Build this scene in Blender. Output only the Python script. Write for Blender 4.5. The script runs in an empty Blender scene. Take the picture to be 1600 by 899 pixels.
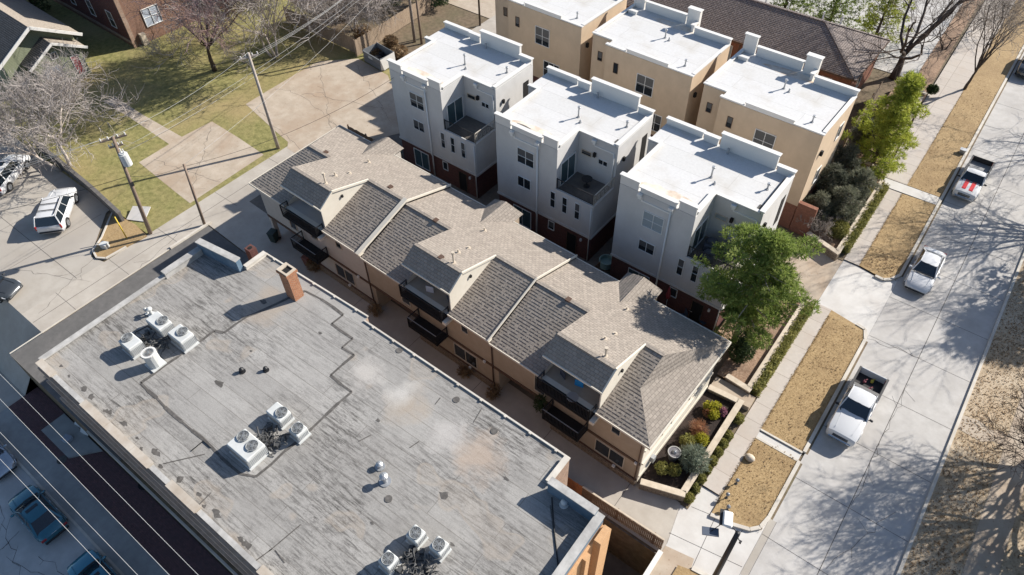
import bpy, math, random
import numpy as np
from mathutils import Vector, Matrix
C = bpy.context.scene.collection
R_ = math.radians
# ------------------------------------------------------------------ camera model
F_PX, CX, CY, CAM_H = 1105.0, 800.0, 449.5, 40.0
def _n(v): return v / np.linalg.norm(v)
_X = -_n(np.array([-1305 - CX, -716 - CY, F_PX])); _Y = _n(np.array([2070 - CX, -795 - CY, F_PX]))
for _ in range(20):
    _d = _X @ _Y
    _X, _Y = _n(_X - _d / 2 * _Y), _n(_Y - _d / 2 * _X)
ROT = np.stack([_X, _Y, np.cross(_X, _Y)])
def P(px, py, z=0.0):
    """the place at height z that stands under a picture point"""
    d = ROT @ np.array([px - CX, py - CY, F_PX]); t = (z - CAM_H) / d[2]
    p = d * t
    return Vector((p[0], p[1], z))
SUN_EL, SUN_AZ = R_(32), R_(30)
# ------------------------------------------------------------------ mesh builder
class MB:
    def __init__(s): s.v = []; s.f = []; s.m = []; s.s = []
    def add(s, vs, fs, mi=0, sm=False):
        o = len(s.v); s.v.extend([tuple(v) for v in vs])
        for f in fs: s.f.append(tuple(i + o for i in f)); s.m.append(mi); s.s.append(sm)
        return s
    def poly(s, pts, mi=0, sm=False): return s.add(pts, [tuple(range(len(pts)))], mi, sm)
    def box(s, c, d, rz=0.0, mi=0, bev=0.0):
        x, y, z = d[0] / 2, d[1] / 2, d[2] / 2
        ca, sa = math.cos(rz), math.sin(rz)
        vs = []
        if bev > 0:
            b = min(bev, x * .9, y * .9, z * .9)
            ring = lambda xx, yy, zz: [(-xx, -yy, zz), (xx, -yy, zz), (xx, yy, zz), (-xx, yy, zz)]
            def oct_(xx, yy, zz, b): return [(-xx + b, -yy, zz), (xx - b, -yy, zz), (xx, -yy + b, zz), (xx, yy - b, zz), (xx - b, yy, zz), (-xx + b, yy, zz), (-xx, yy - b, zz), (-xx, -yy + b, zz)]
            L = oct_(x - b, y - b, -z, b * .5) + oct_(x, y, -z + b, b) + oct_(x, y, z - b, b) + oct_(x - b, y - b, z, b * .5)
            vs = [(c[0] + p[0] * ca - p[1] * sa, c[1] + p[0] * sa + p[1] * ca, c[2] + p[2]) for p in L]
            fs = [tuple(range(7, -1, -1)), tuple(range(24, 32))]
            for k in range(3):
                for i in range(8):
                    j = (i + 1) % 8
                    fs.append((k * 8 + i, k * 8 + j, k * 8 + 8 + j, k * 8 + 8 + i))
            return s.add(vs, fs, mi)
        for p in [(-x, -y, -z), (x, -y, -z), (x, y, -z), (-x, y, -z), (-x, -y, z), (x, -y, z), (x, y, z), (-x, y, z)]:
            vs.append((c[0] + p[0] * ca - p[1] * sa, c[1] + p[0] * sa + p[1] * ca, c[2] + p[2]))
        return s.add(vs, [(3, 2, 1, 0), (4, 5, 6, 7), (0, 1, 5, 4), (1, 2, 6, 5), (2, 3, 7, 6), (3, 0, 4, 7)], mi)
    def bx(s, x0, x1, y0, y1, z0, z1, mi=0, bev=0.0):
        return s.box(((x0 + x1) / 2, (y0 + y1) / 2, (z0 + z1) / 2), (abs(x1 - x0), abs(y1 - y0), abs(z1 - z0)), 0, mi, bev)
    def prism(s, pl, z0, z1, mi=0, top=None, bottom=True):
        n = len(pl)
        a = sum(pl[i][0] * pl[(i + 1) % n][1] - pl[(i + 1) % n][0] * pl[i][1] for i in range(n))
        if a < 0: pl = pl[::-1]
        vs = [(p[0], p[1], z0) for p in pl] + [(p[0], p[1], z1) for p in pl]
        s.add(vs, [(i, (i + 1) % n, n + (i + 1) % n, n + i) for i in range(n)], mi)
        s.add(vs[n:], [tuple(range(n))], mi if top is None else top)
        if bottom: s.add(vs[:n], [tuple(range(n - 1, -1, -1))], mi)
        return s
    def beam(s, p, q, w, h, mi=0, up=(0, 0, 1)):
        p, q = Vector(p), Vector(q); d = (q - p)
        if d.length < 1e-6: return s
        d.normalize(); u = Vector(up)
        if abs(d.dot(u)) > .98: u = Vector((1, 0, 0))
        a = d.cross(u).normalized() * (w / 2); b = a.cross(d).normalized() * (h / 2)
        vs = [p - a - b, p + a - b, p + a + b, p - a + b, q - a - b, q + a - b, q + a + b, q - a + b]
        return s.add(vs, [(3, 2, 1, 0), (4, 5, 6, 7), (0, 1, 5, 4), (1, 2, 6, 5), (2, 3, 7, 6), (3, 0, 4, 7)], mi)
    def tube(s, pts, rad, n=6, mi=0, sm=True, caps=True):
        pts = [Vector(p) for p in pts]
        if not hasattr(rad, '__len__'): rad = [rad] * len(pts)
        vs = []; u = None
        for i, p in enumerate(pts):
            d = (pts[min(i + 1, len(pts) - 1)] - pts[max(i - 1, 0)])
            d = d.normalized() if d.length > 1e-9 else Vector((0, 0, 1))
            if u is None:
                u = Vector((1, 0, 0)) if abs(d.x) < .8 else Vector((0, 1, 0))
            u = (u - d * u.dot(d)).normalized(); w = d.cross(u)
            for k in range(n):
                t = 2 * math.pi * k / n
                vs.append(p + (u * math.cos(t) + w * math.sin(t)) * rad[i])
        fs = []
        for i in range(len(pts) - 1):
            for k in range(n):
                j = (k + 1) % n
                fs.append((i * n + k, i * n + j, i * n + n + j, i * n + n + k))
        if caps: fs += [tuple(range(n - 1, -1, -1)), tuple(range((len(pts) - 1) * n, len(pts) * n))]
        return s.add(vs, fs, mi, sm)
    def cyl(s, c, r, z0, z1, n=16, mi=0, r1=None, sm=False):
        r1 = r if r1 is None else r1
        vs = [(c[0] + r * math.cos(2 * math.pi * k / n), c[1] + r * math.sin(2 * math.pi * k / n), z0) for k in range(n)]
        vs += [(c[0] + r1 * math.cos(2 * math.pi * k / n), c[1] + r1 * math.sin(2 * math.pi * k / n), z1) for k in range(n)]
        s.add(vs, [(k, (k + 1) % n, n + (k + 1) % n, n + k) for k in range(n)], mi, sm)
        return s.add(vs, [tuple(range(n - 1, -1, -1)), tuple(range(n, 2 * n))], mi)
    def ball(s, c, r, nu=10, nv=7, mi=0):
        r = r if hasattr(r, '__len__') else (r, r, r)
        vs = [(c[0], c[1], c[2] - r[2])]
        for j in range(1, nv):
            t = math.pi * j / nv
            for i in range(nu):
                a = 2 * math.pi * i / nu
                vs.append((c[0] + r[0] * math.sin(t) * math.cos(a), c[1] + r[1] * math.sin(t) * math.sin(a), c[2] - r[2] * math.cos(t)))
        vs.append((c[0], c[1], c[2] + r[2])); e = len(vs) - 1
        fs = [(0, 1 + (i + 1) % nu, 1 + i) for i in range(nu)]
        for j in range(nv - 2):
            for i in range(nu):
                k = (i + 1) % nu
                fs.append((1 + j * nu + i, 1 + j * nu + k, 1 + j * nu + nu + k, 1 + j * nu + nu + i))
        fs += [(e, 1 + (nv - 2) * nu + i, 1 + (nv - 2) * nu + (i + 1) % nu) for i in range(nu)]
        return s.add(vs, fs, mi, True)
    def build(s, name, mats, parent=None, uv=True):
        me = bpy.data.meshes.new(name)
        me.from_pydata(s.v, [], s.f)
        if not isinstance(mats, (list, tuple)): mats = [mats]
        for m in mats: me.materials.append(m)
        me.polygons.foreach_set('material_index', np.array(s.m, np.int32))
        me.polygons.foreach_set('use_smooth', np.array(s.s, bool))
        if uv and len(s.f):
            lay = me.uv_layers.new(name='UVMap')
            nl = len(me.loops); npol = len(me.polygons)
            nor = np.empty(npol * 3, np.float32); me.polygons.foreach_get('normal', nor); nor = nor.reshape(-1, 3)
            tot = np.empty(npol, np.int32); me.polygons.foreach_get('loop_total', tot)
            vi = np.empty(nl, np.int32); me.loops.foreach_get('vertex_index', vi)
            co = np.array(s.v, np.float32)[vi]; N = np.repeat(nor, tot, 0)
            U = np.stack([-N[:, 1], N[:, 0], np.zeros(nl)], 1); L = np.linalg.norm(U, axis=1)
            flat = L < .05
            U[flat] = (1, 0, 0); L[flat] = 1; U /= L[:, None]
            V = np.cross(N, U)
            lay.data.foreach_set('uv', np.stack([(co * U).sum(1), (co * V).sum(1)], 1).astype(np.float32).ravel())
        me.update()
        o = bpy.data.objects.new(name, me); C.objects.link(o)
        if parent is not None: o.parent = parent
        return o
def tag(o, label=None, cat=None, group=None, kind=None):
    if label: o['label'] = label
    if cat: o['category'] = cat
    if group: o['group'] = group
    if kind: o['kind'] = kind
    return o
def thing(name, loc, rz, label, cat, group=None):
    o = bpy.data.objects.new(name, None); C.objects.link(o)
    o.location = loc; o.rotation_euler = (0, 0, rz); o.empty_display_size = .3
    return tag(o, label, cat, group)
def dup(root, loc, rz, label, group=None):
    def cp(o, par):
        c = o.copy(); C.objects.link(c)
        if par is not None: c.parent = par
        for ch in list(o.children): cp(ch, c)
        return c
    r = cp(root, None); r.location = loc; r.rotation_euler = (0, 0, rz); r['label'] = label
    if group: r['group'] = group
    return r
# ------------------------------------------------------------------ materials
def _new(name):
    m = bpy.data.materials.new(name); m.use_nodes = True
    nt = m.node_tree; b = nt.nodes['Principled BSDF']
    return m, nt, b
def _coords(nt, pos=False, scale=(1, 1, 1), rot=0):
    if pos: src = nt.nodes.new('ShaderNodeNewGeometry').outputs['Position']
    else: src = nt.nodes.new('ShaderNodeTexCoord').outputs['UV']
    mp = nt.nodes.new('ShaderNodeMapping'); mp.inputs['Scale'].default_value = scale; mp.inputs['Rotation'].default_value = (0, 0, rot)
    nt.links.new(src, mp.inputs['Vector']); return mp.outputs['Vector']
def _noise(nt, vec, scale, detail=4, rough=.6):
    n = nt.nodes.new('ShaderNodeTexNoise'); n.inputs['Scale'].default_value = scale
    n.inputs['Detail'].default_value = detail; n.inputs['Roughness'].default_value = rough
    nt.links.new(vec, n.inputs['Vector']); return n.outputs['Fac']
def _ramp(nt, fac, stops):
    r = nt.nodes.new('ShaderNodeValToRGB'); e = r.color_ramp.elements
    while len(e) < len(stops): e.new(.5)
    for i, (p, c) in enumerate(stops):
        e[i].position = p; e[i].color = (*c, 1) if hasattr(c, '__len__') else (c, c, c, 1)
    nt.links.new(fac, r.inputs['Fac']); return r.outputs['Color']
def _mix(nt, a, b, fac, mode='MIX'):
    m = nt.nodes.new('ShaderNodeMix'); m.data_type = 'RGBA'; m.blend_type = mode
    for sock, val in ((m.inputs['Factor'], fac), (m.inputs['A'], a), (m.inputs['B'], b)):
        if hasattr(val, 'is_linked') or hasattr(val, 'links'): nt.links.new(val, sock)
        elif hasattr(val, '__len__'): sock.default_value = (*val, 1)
        else: sock.default_value = val
    return m.outputs['Result']
def _bump(nt, b, h, strength, dist=.02):
    n = nt.nodes.new('ShaderNodeBump'); n.inputs['Strength'].default_value = strength; n.inputs['Distance'].default_value = dist
    nt.links.new(h, n.inputs['Height']); nt.links.new(n.outputs['Normal'], b.inputs['Normal'])
def plain(name, col, rough=.7, metal=0, spec=.4, coat=0):
    m, nt, b = _new(name)
    b.inputs['Base Color'].default_value = (*col, 1); b.inputs['Roughness'].default_value = rough
    b.inputs['Metallic'].default_value = metal; b.inputs['Specular IOR Level'].default_value = spec
    if coat: b.inputs['Coat Weight'].default_value = coat; b.inputs['Coat Roughness'].default_value = .05
    return m
def noisy(name, c1, c2, scale=3, c3=None, scale2=.35, rough=.85, bump=.0, pos=True, stretch=(1, 1, 1), mid=(.35, .65), f2=.5, spec=.25, speck=None, rot=0):
    """base colour from two scales of noise (wear, stains), optional specks"""
    m, nt, b = _new(name)
    v = _coords(nt, pos, stretch, rot)
    f = _noise(nt, v, scale, 6, .65)
    col = _ramp(nt, f, [(mid[0], c1), (mid[1], c2)])
    if c3 is not None:
        g = _noise(nt, v, scale2, 5, .6)
        col = _mix(nt, col, c3, _ramp(nt, g, [(.45, 0.0), (.7, f2)]))
    if speck is not None:
        h = _noise(nt, v, speck[0], 3, .7)
        col = _mix(nt, col, speck[1], _ramp(nt, h, [(speck[2], 0.0), (speck[2] + .06, 1.0)]))
    nt.links.new(col, b.inputs['Base Color']); b.inputs['Roughness'].default_value = rough; b.inputs['Specular IOR Level'].default_value = spec
    if bump: _bump(nt, b, f, bump, .03)
    return m
def bricky(name, c1, c2, mortar, w, h, ms=.012, rough=.9, off=.5, var=.35, bump=.3, pos=False, stain=None, rot=0, stscale=.5):
    m, nt, b = _new(name)
    v = _coords(nt, pos, (1, 1, 1), rot)
    t = nt.nodes.new('ShaderNodeTexBrick'); nt.links.new(v, t.inputs['Vector'])
    t.offset = off; t.inputs['Scale'].default_value = 1; t.inputs['Color1'].default_value = (*c1, 1); t.inputs['Color2'].default_value = (*c2, 1)
    t.inputs['Mortar'].default_value = (*mortar, 1); t.inputs['Mortar Size'].default_value = ms; t.inputs['Brick Width'].default_value = w; t.inputs['Row Height'].default_value = h
    t.inputs['Bias'].default_value = 0
    f = _noise(nt, v, 5, 6, .7)
    col = _mix(nt, t.outputs['Color'], _ramp(nt, f, [(.3, 1 - var), (.7, 1.0)]), 1.0, 'MULTIPLY')
    if stain is not None:
        g = _noise(nt, v, stscale, 5, .6)
        col = _mix(nt, col, stain, _ramp(nt, g, [(.48, 0.0), (.75, .6)]))
    nt.links.new(col, b.inputs['Base Color']); b.inputs['Roughness'].default_value = rough; b.inputs['Specular IOR Level'].default_value = .25
    if bump:
        inv = nt.nodes.new('ShaderNodeMath'); inv.operation = 'SUBTRACT'; inv.inputs[0].default_value = 1
        nt.links.new(t.outputs['Fac'], inv.inputs[1]); _bump(nt, b, inv.outputs[0], bump, .015)
    return m
def leafy(name, c1, c2, c3, scale=1.2):
    m, nt, b = _new(name)
    v = _coords(nt, True)
    f = _noise(nt, v, scale, 3, .6); g = _noise(nt, v, 11, 2, .6)
    col = _ramp(nt, f, [(.3, c1), (.5, c2), (.72, c3)])
    col = _mix(nt, col, _ramp(nt, g, [(.3, .55), (.7, 1.25)]), 1.0, 'MULTIPLY')
    nt.links.new(col, b.inputs['Base Color']); b.inputs['Roughness'].default_value = .6; b.inputs['Specular IOR Level'].default_value = .25
    tr = nt.nodes.new('ShaderNodeBsdfTranslucent'); nt.links.new(col, tr.inputs['Color'])
    ms = nt.nodes.new('ShaderNodeMixShader'); ms.inputs['Fac'].default_value = .42
    nt.links.new(b.outputs[0], ms.inputs[1]); nt.links.new(tr.outputs[0], ms.inputs[2])
    nt.links.new(ms.outputs[0], nt.nodes['Material Output'].inputs['Surface'])
    return m
def glassy(name, col=(.02, .025, .03), rough=.06): return plain(name, col, rough, 0, .8)
M = {}
M['dirt'] = noisy('dirt', (.20, .15, .10), (.12, .09, .06), 2.5, (.10, .10, .05), .3, bump=.4)
M['lawn'] = noisy('lawn', (.15, .145, .05), (.29, .26, .105), 2.2, (.34, .26, .13), .14, bump=1.0, f2=.8, speck=(10, (.085, .085, .03), .60))
M['tan_grass'] = noisy('dormant_grass', (.30, .205, .10), (.40, .285, .15), 6, (.24, .16, .08), .35, bump=1.0, f2=.75, speck=(42, (.20, .13, .065), .60))
M['dry_lawn'] = noisy('leaf_strewn_lawn', (.32, .24, .15), (.48, .375, .255), 3.5, (.52, .45, .35), .3, bump=.9, f2=.6, speck=(14, (.12, .07, .04), .58))
M['street'] = noisy('street_concrete', (.415, .395, .37), (.49, .47, .445), 1.2, (.34, .32, .30), .18, bump=.12, f2=.75, speck=(30, (.33, .31, .29), .64))
M['apron'] = noisy('new_concrete', (.50, .48, .45), (.57, .55, .52), 1.0, (.44, .40, .36), .4, bump=.1, f2=.5)
M['walk'] = bricky('sidewalk_concrete', (.50, .45, .40), (.46, .41, .36), (.30, .26, .22), 4.0, 1.5, .02, off=0, var=.12, bump=.1, pos=True, stain=(.42, .35, .29))
M['alley'] = noisy('alley_concrete', (.385, .345, .295), (.46, .42, .365), .8, (.32, .285, .245), .18, bump=.12, f2=.7, speck=(18, (.30, .24, .18), .66))
M['pad'] = noisy('driveway_concrete', (.38, .315, .245), (.47, .40, .32), .9, (.34, .25, .175), .22, bump=.15, f2=.9, speck=(5, (.27, .19, .13), .63))
M['lot'] = noisy('lot_concrete', (.35, .315, .27), (.43, .395, .345), .6, (.28, .25, .22), .15, bump=.12, f2=.7, speck=(18, (.27, .23, .19), .66))
M['asphalt'] = noisy('patched_asphalt', (.115, .11, .105), (.15, .142, .135), 2, (.09, .088, .085), .4, bump=.2, f2=.6)
M['lot2'] = noisy('weathered_parking', (.41, .41, .395), (.49, .49, .475), 1, (.33, .33, .32), .3, bump=.2, f2=.6)
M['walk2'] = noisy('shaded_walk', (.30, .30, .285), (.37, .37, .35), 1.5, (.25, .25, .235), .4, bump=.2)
M['pavers'] = bricky('brick_pavers', (.21, .105, .10), (.15, .085, .085), (.10, .075, .075), .22, .11, .01, stain=(.13, .085, .085))
M['curb'] = noisy('curb_concrete', (.50, .46, .40), (.62, .58, .51), 2, (.36, .31, .26), .5, f2=.6)
M['mulch'] = noisy('mulch', (.014, .010, .009), (.04, .028, .024), 7, (.10, .065, .045), .8, bump=1.0, f2=.3, speck=(25, (.10, .07, .05), .66))
M['leaf_bed'] = noisy('leaf_litter', (.20, .12, .075), (.36, .25, .17), 8, (.10, .065, .045), .7, bump=1.0, f2=.6, speck=(20, (.48, .36, .26), .62))
M['stone'] = bricky('stone_wall', (.30, .235, .17), (.36, .29, .215), (.16, .12, .09), .5, .17, .02, var=.4)
M['stone_cap'] = noisy('stone_cap', (.47, .40, .31), (.58, .50, .40), 3, (.38, .31, .24), .8)
M['roof_gravel'] = None
M['white_roof'] = bricky('white_membrane', (.64, .63, .615), (.60, .59, .57), (.45, .44, .42), 12, 1.9, .014, .65, var=.14, bump=.05, stain=(.44, .40, .34), stscale=.38)
M['roof_stain'] = noisy('dried_pond_stain', (.62, .53, .43), (.72, .66, .58), 2, (.42, .30, .21), .9, f2=.9, pos=True)
M['coping'] = plain('white_coping', (.67, .65, .615), .5)
M['stucco'] = noisy('pale_stucco', (.52, .505, .485), (.585, .57, .55), .9, (.46, .445, .42), .4, bump=.1, f2=.35, stretch=(1, 1, .7))
M['tan_stucco'] = noisy('tan_stucco', (.52, .40, .28), (.59, .455, .32), .9, (.46, .355, .25), .4, bump=.1, f2=.35, stretch=(1, 1, .7))
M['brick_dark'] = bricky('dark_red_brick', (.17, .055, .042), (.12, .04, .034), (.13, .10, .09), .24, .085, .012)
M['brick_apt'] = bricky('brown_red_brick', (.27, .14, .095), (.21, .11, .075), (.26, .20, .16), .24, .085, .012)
M['brick'] = bricky('orange_brick', (.46, .185, .085), (.36, .13, .06), (.40, .30, .22), .24, .085, .012)
M['brick_brown'] = bricky('brown_brick', (.38, .24, .17), (.30, .19, .135), (.34, .29, .24), .24, .085, .012, stain=(.46, .38, .31))
M['brick_face'] = bricky('buff_orange_brick', (.62, .37, .19), (.57, .33, .165), (.55, .36, .21), .24, .085, .01, var=.15)
M['trim'] = plain('white_trim', (.72, .71, .68), .5)
M['cream'] = noisy('cream_siding', (.60, .55, .46), (.66, .61, .52), 2, (.52, .46, .38), .5, f2=.4)
M['taupe'] = noisy('taupe_stucco', (.37, .30, .225), (.41, .335, .26), 2, (.32, .26, .195), .4, bump=.1, f2=.5)
M['greige'] = noisy('greige_stucco', (.46, .42, .375), (.50, .46, .415), 2, (.40, .36, .31), .4, f2=.4)
M['brown_trim'] = plain('brown_trim', (.105, .062, .042), .7)
M['tan_trim'] = plain('tan_trim', (.55, .47, .37), .6)
M['glass'] = glassy('window_glass')
M['glass_blue'] = glassy('sliding_glass', (.05, .085, .095), .1)
M['blind'] = plain('window_blind', (.30, .34, .36), .5)
M['dark'] = plain('dark_opening', (.012, .011, .011), .8)
M['black_metal'] = plain('black_metal', (.018, .018, .02), .5)
M['grey_metal'] = plain('galvanised_metal', (.42, .43, .44), .45, .6)
M['white_metal'] = noisy('painted_sheet_metal', (.50, .51, .50), (.57, .58, .565), 2, (.40, .40, .375), 1.2, rough=.5, f2=.5)
M['rust'] = noisy('rusty_coil', (.22, .12, .07), (.36, .22, .14), 9)
M['fan'] = plain('fan_grille', (.30, .31, .31), .5, .3)
M['tar'] = noisy('tar_seam', (.075, .07, .065), (.14, .13, .12), 4, (.06, .055, .05), 1.2)
M['deck'] = noisy('deck_coating', (.13, .115, .10), (.17, .15, .13), 3, (.10, .09, .08), .6)
M['wood'] = noisy('weathered_boards', (.27, .20, .145), (.36, .28, .20), 6, (.18, .13, .09), 1, pos=True, stretch=(3, 3, .4))
M['wood_red'] = noisy('red_brown_boards', (.30, .115, .05), (.40, .17, .075), 6, (.20, .08, .04), 1, pos=True, stretch=(3, 3, .4))
M['wood_dark'] = noisy('dark_pickets', (.12, .075, .05), (.21, .14, .095), 6, (.05, .03, .025), 1)
M['pole'] = noisy('pole_wood', (.17, .12, .09), (.27, .205, .16), 8, (.33, .27, .22), .8, pos=True, stretch=(3, 3, .3))
M['pole_dark'] = noisy('dark_pole', (.05, .035, .025), (.09, .065, .05), 8)
M['bark_grey'] = noisy('grey_bark', (.20, .165, .14), (.32, .275, .24), 6, (.15, .12, .10), 1)
M['bark_pale'] = noisy('pale_bark', (.34, .29, .25), (.48, .42, .37), 6, (.22, .18, .15), 1)
M['bark_dark'] = noisy('dark_bark', (.06, .045, .035), (.11, .085, .07), 6, (.04, .03, .025), 1)
M['twig_grey'] = noisy('grey_twigs', (.30, .255, .225), (.46, .42, .395), 2, (.26, .225, .205), .6)
M['twig_red'] = noisy('maroon_twigs', (.26, .155, .145), (.38, .27, .255), 2, (.30, .24, .22), .6)
M['twig_tan'] = noisy('tan_twigs', (.30, .255, .215), (.42, .37, .325), 2, (.24, .20, .17), .6)
M['twig_dark'] = noisy('dark_twigs', (.075, .055, .045), (.12, .09, .075), 2)
M['pine'] = leafy('pine_needles', (.13, .185, .045), (.25, .325, .075), (.41, .45, .14), .9)
M['pine2'] = leafy('bright_needles', (.22, .27, .045), (.40, .45, .07), (.56, .56, .12), 1.0)
M['ever'] = leafy('dark_evergreen', (.03, .05, .02), (.06, .095, .035), (.11, .15, .055))
M['greygreen'] = leafy('grey_green_leaves', (.10, .115, .075), (.20, .21, .145), (.34, .335, .255))
M['box'] = leafy('boxwood_leaves', (.16, .165, .05), (.29, .28, .085), (.42, .38, .13))
M['bluegreen'] = leafy('blue_green_needles', (.13, .165, .125), (.21, .25, .19), (.31, .33, .26))
M['yellow'] = leafy('yellow_leaves', (.32, .30, .04), (.46, .44, .05), (.56, .50, .07), 3)
M['orange'] = leafy('copper_leaves', (.25, .10, .05), (.36, .17, .09), (.45, .28, .16), 3)
M['pink'] = leafy('mauve_leaves', (.20, .07, .11), (.36, .16, .22), (.45, .25, .30), 3)
def shingle(name, c1, c2, gap, w, h, ms, var=.35, stain=None):
    """courses: the butt edge of each course faces down the slope"""
    m = bricky(name, c1, c2, gap, w, h, ms, var=var, bump=0, stain=stain, stscale=.4); nt = m.node_tree; b = nt.nodes['Principled BSDF']
    v = _coords(nt, False); N_ = nt.nodes.new; L_ = nt.links.new
    def math_(op, a, c):
        k = N_('ShaderNodeMath'); k.operation = op
        for i, x in enumerate((a, c)):
            if hasattr(x, 'links'): L_(x, k.inputs[i])
            else: k.inputs[i].default_value = x
        return k.outputs[0]
    sp = N_('ShaderNodeSeparateXYZ'); L_(v, sp.inputs[0])
    butt = math_('LESS_THAN', math_('FRACT', math_('DIVIDE', sp.outputs['Y'], h), 0), .36)
    tabs = math_('GREATER_THAN', _noise(nt, _coords(nt, False, (3.2, 1.3, 1)), 1.6, 2, .5), .44)
    amt = math_('MULTIPLY', math_('MULTIPLY', butt, tabs), 1.9)
    g_ = N_('ShaderNodeNewGeometry'); sn = N_('ShaderNodeSeparateXYZ'); L_(g_.outputs['Normal'], sn.inputs[0]); k1 = math_('ADD', amt, 1.0)
    cn = N_('ShaderNodeCombineXYZ'); L_(math_('MULTIPLY', sn.outputs['X'], k1), cn.inputs[0]); L_(math_('MULTIPLY', sn.outputs['Y'], k1), cn.inputs[1]); L_(sn.outputs['Z'], cn.inputs[2])
    nn = N_('ShaderNodeVectorMath'); nn.operation = 'NORMALIZE'; L_(cn.outputs[0], nn.inputs[0]); L_(nn.outputs[0], b.inputs['Normal']); return m
M['sh_row'] = shingle('weathered_shingles', (.375, .325, .275), (.295, .255, .215), (.20, .17, .145), .30, .21, .014, .3, (.30, .265, .225))
M['sh_brown'] = shingle('brown_shingles', (.33, .275, .25), (.26, .22, .20), (.13, .105, .095), .45, .2, .028, .45)
M['sh_shaded'] = shingle('shaded_slope_shingles', (.17, .16, .15), (.13, .12, .115), (.07, .065, .06), .4, .2, .02)  # cottage roof slope away from the sun: its shade is in the colour
M['sh_sunlit'] = shingle('sunlit_slope_shingles', (.40, .345, .285), (.36, .31, .255), (.27, .23, .19), .4, .2, .012)  # same cottage roof, slope toward the sun: sunlight is in the colour
M['green_siding'] = bricky('sage_siding', (.25, .27, .18), (.24, .26, .175), (.15, .165, .11), 6, .14, .012, var=.15)
M['red_paint'] = plain('red_paint', (.30, .045, .05), .5)
M['door_blue'] = plain('grey_blue_blind', (.36, .40, .46), .5)
ZROOF = 7.0
SPOTS = [(*P(x, y, ZROOF)[:2], r, c) for x, y, r, c in ((748, 712, 1.5, (.40, .32, .255)), (640, 632, 1.3, (.36, .305, .245)), (570, 585, 1.2, (.46, .43, .395)), (628, 615, .9, (.48, .46, .43)), (420, 478, 1.6, (.34, .285, .23)), (700, 680, 1.0, (.45, .425, .40)))]
def flat_roof_mat(name, base, dark, light, strong):
    """felt laid in long sheets: laps, uneven grime along the sheets, ponding marks, fine grit"""
    m, nt, b = _new(name)
    v = _coords(nt, True, (.45, 3.8, 1), R_(-1.0)); v2 = _coords(nt, True, (1, 1, 1), R_(-1.0)); v3 = _coords(nt, True, (1.4, 4.0, 1), R_(-1.0))
    t = nt.nodes.new('ShaderNodeTexBrick'); nt.links.new(v2, t.inputs['Vector']); t.inputs['Scale'].default_value = 1; t.offset = .37
    t.inputs['Brick Width'].default_value = 9.3; t.inputs['Row Height'].default_value = .94; t.inputs['Mortar Size'].default_value = .018
    t.inputs['Color1'].default_value = (1, 1, 1, 1); t.inputs['Color2'].default_value = (.82, .82, .82, 1); t.inputs['Mortar'].default_value = (.50, .48, .46, 1)
    blot = _noise(nt, v2, .45, 6, .65); big = _noise(nt, v2, .16, 4, .6); grit = _noise(nt, v2, 14, 4, .8)
    col = _ramp(nt, blot, [(.3, base), (.7, light)])
    col = _mix(nt, col, t.outputs['Color'], .8, 'MULTIPLY')
    mask = _ramp(nt, big, [(.38, .12), (.62, strong)])
    st = _ramp(nt, _noise(nt, v, 1.7, 9, .78), [(.47, 0.0), (.60, 1.0)])
    col = _mix(nt, col, dark, _mix(nt, st, mask, 1.0, 'MULTIPLY'))
    sp = _ramp(nt, _noise(nt, v3, 2.6, 6, .8), [(.56, 0.0), (.63, .8)])
    col = _mix(nt, col, dark, _mix(nt, sp, mask, 1.0, 'MULTIPLY'))
    pock = _ramp(nt, _noise(nt, v2, 3.2, 8, .85), [(.50, 0.0), (.66, .65)])
    col = _mix(nt, col, dark, _mix(nt, pock, mask, 1.0, 'MULTIPLY'))
    for (sx, sy, sr, sc_) in SPOTS:
        d_ = nt.nodes.new('ShaderNodeVectorMath'); d_.operation = 'DISTANCE'; nt.links.new(_coords(nt, True), d_.inputs[0]); d_.inputs[1].default_value = (sx, sy, ZROOF)
        wv = nt.nodes.new('ShaderNodeMath'); wv.operation = 'MULTIPLY_ADD'; nt.links.new(_noise(nt, v2, .9, 5, .6), wv.inputs[0]); wv.inputs[1].default_value = -2.2 * sr; nt.links.new(d_.outputs['Value'], wv.inputs[2])
        mr = nt.nodes.new('ShaderNodeMapRange'); mr.inputs['From Min'].default_value = -.75 * sr; mr.inputs['From Max'].default_value = .1 * sr; mr.inputs['To Min'].default_value = .75; mr.inputs['To Max'].default_value = 0; nt.links.new(wv.outputs[0], mr.inputs['Value'])
        col = _mix(nt, col, sc_, mr.outputs['Result'])
    ring = _ramp(nt, _noise(nt, v2, .33, 2, .5), [(.60, 0.0), (.625, .5), (.66, .18), (.8, .35)])
    col = _mix(nt, col, (.36, .31, .255), ring)
    col = _mix(nt, col, _ramp(nt, grit, [(.3, .80), (.7, 1.12)]), 1.0, 'MULTIPLY')
    nt.links.new(col, b.inputs['Base Color']); b.inputs['Roughness'].default_value = .9; b.inputs['Specular IOR Level'].default_value = .2
    _bump(nt, b, grit, .3, .015)
    return m
M['roof_gravel'] = flat_roof_mat('weathered_felt_roof', (.315, .30, .28), (.075, .07, .065), (.385, .37, .345), 1.0)
M['felt_new'] = flat_roof_mat('smoother_felt', (.335, .32, .30), (.10, .095, .09), (.40, .385, .36), .85)
M['panel'] = plain('slate_panel', (.085, .10, .13), .4)
M['ret'] = noisy('retaining_wall', (.11, .10, .095), (.155, .145, .135), 4, (.08, .075, .07), .7)
M['yellow_plastic'] = plain('yellow_plastic', (.62, .44, .04), .5)
M['tub'] = plain('tub_plastic', (.30, .42, .38), .5)
M['glass_pale'] = plain('smoked_globe', (.22, .23, .25), .08, .3, .8)
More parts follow.
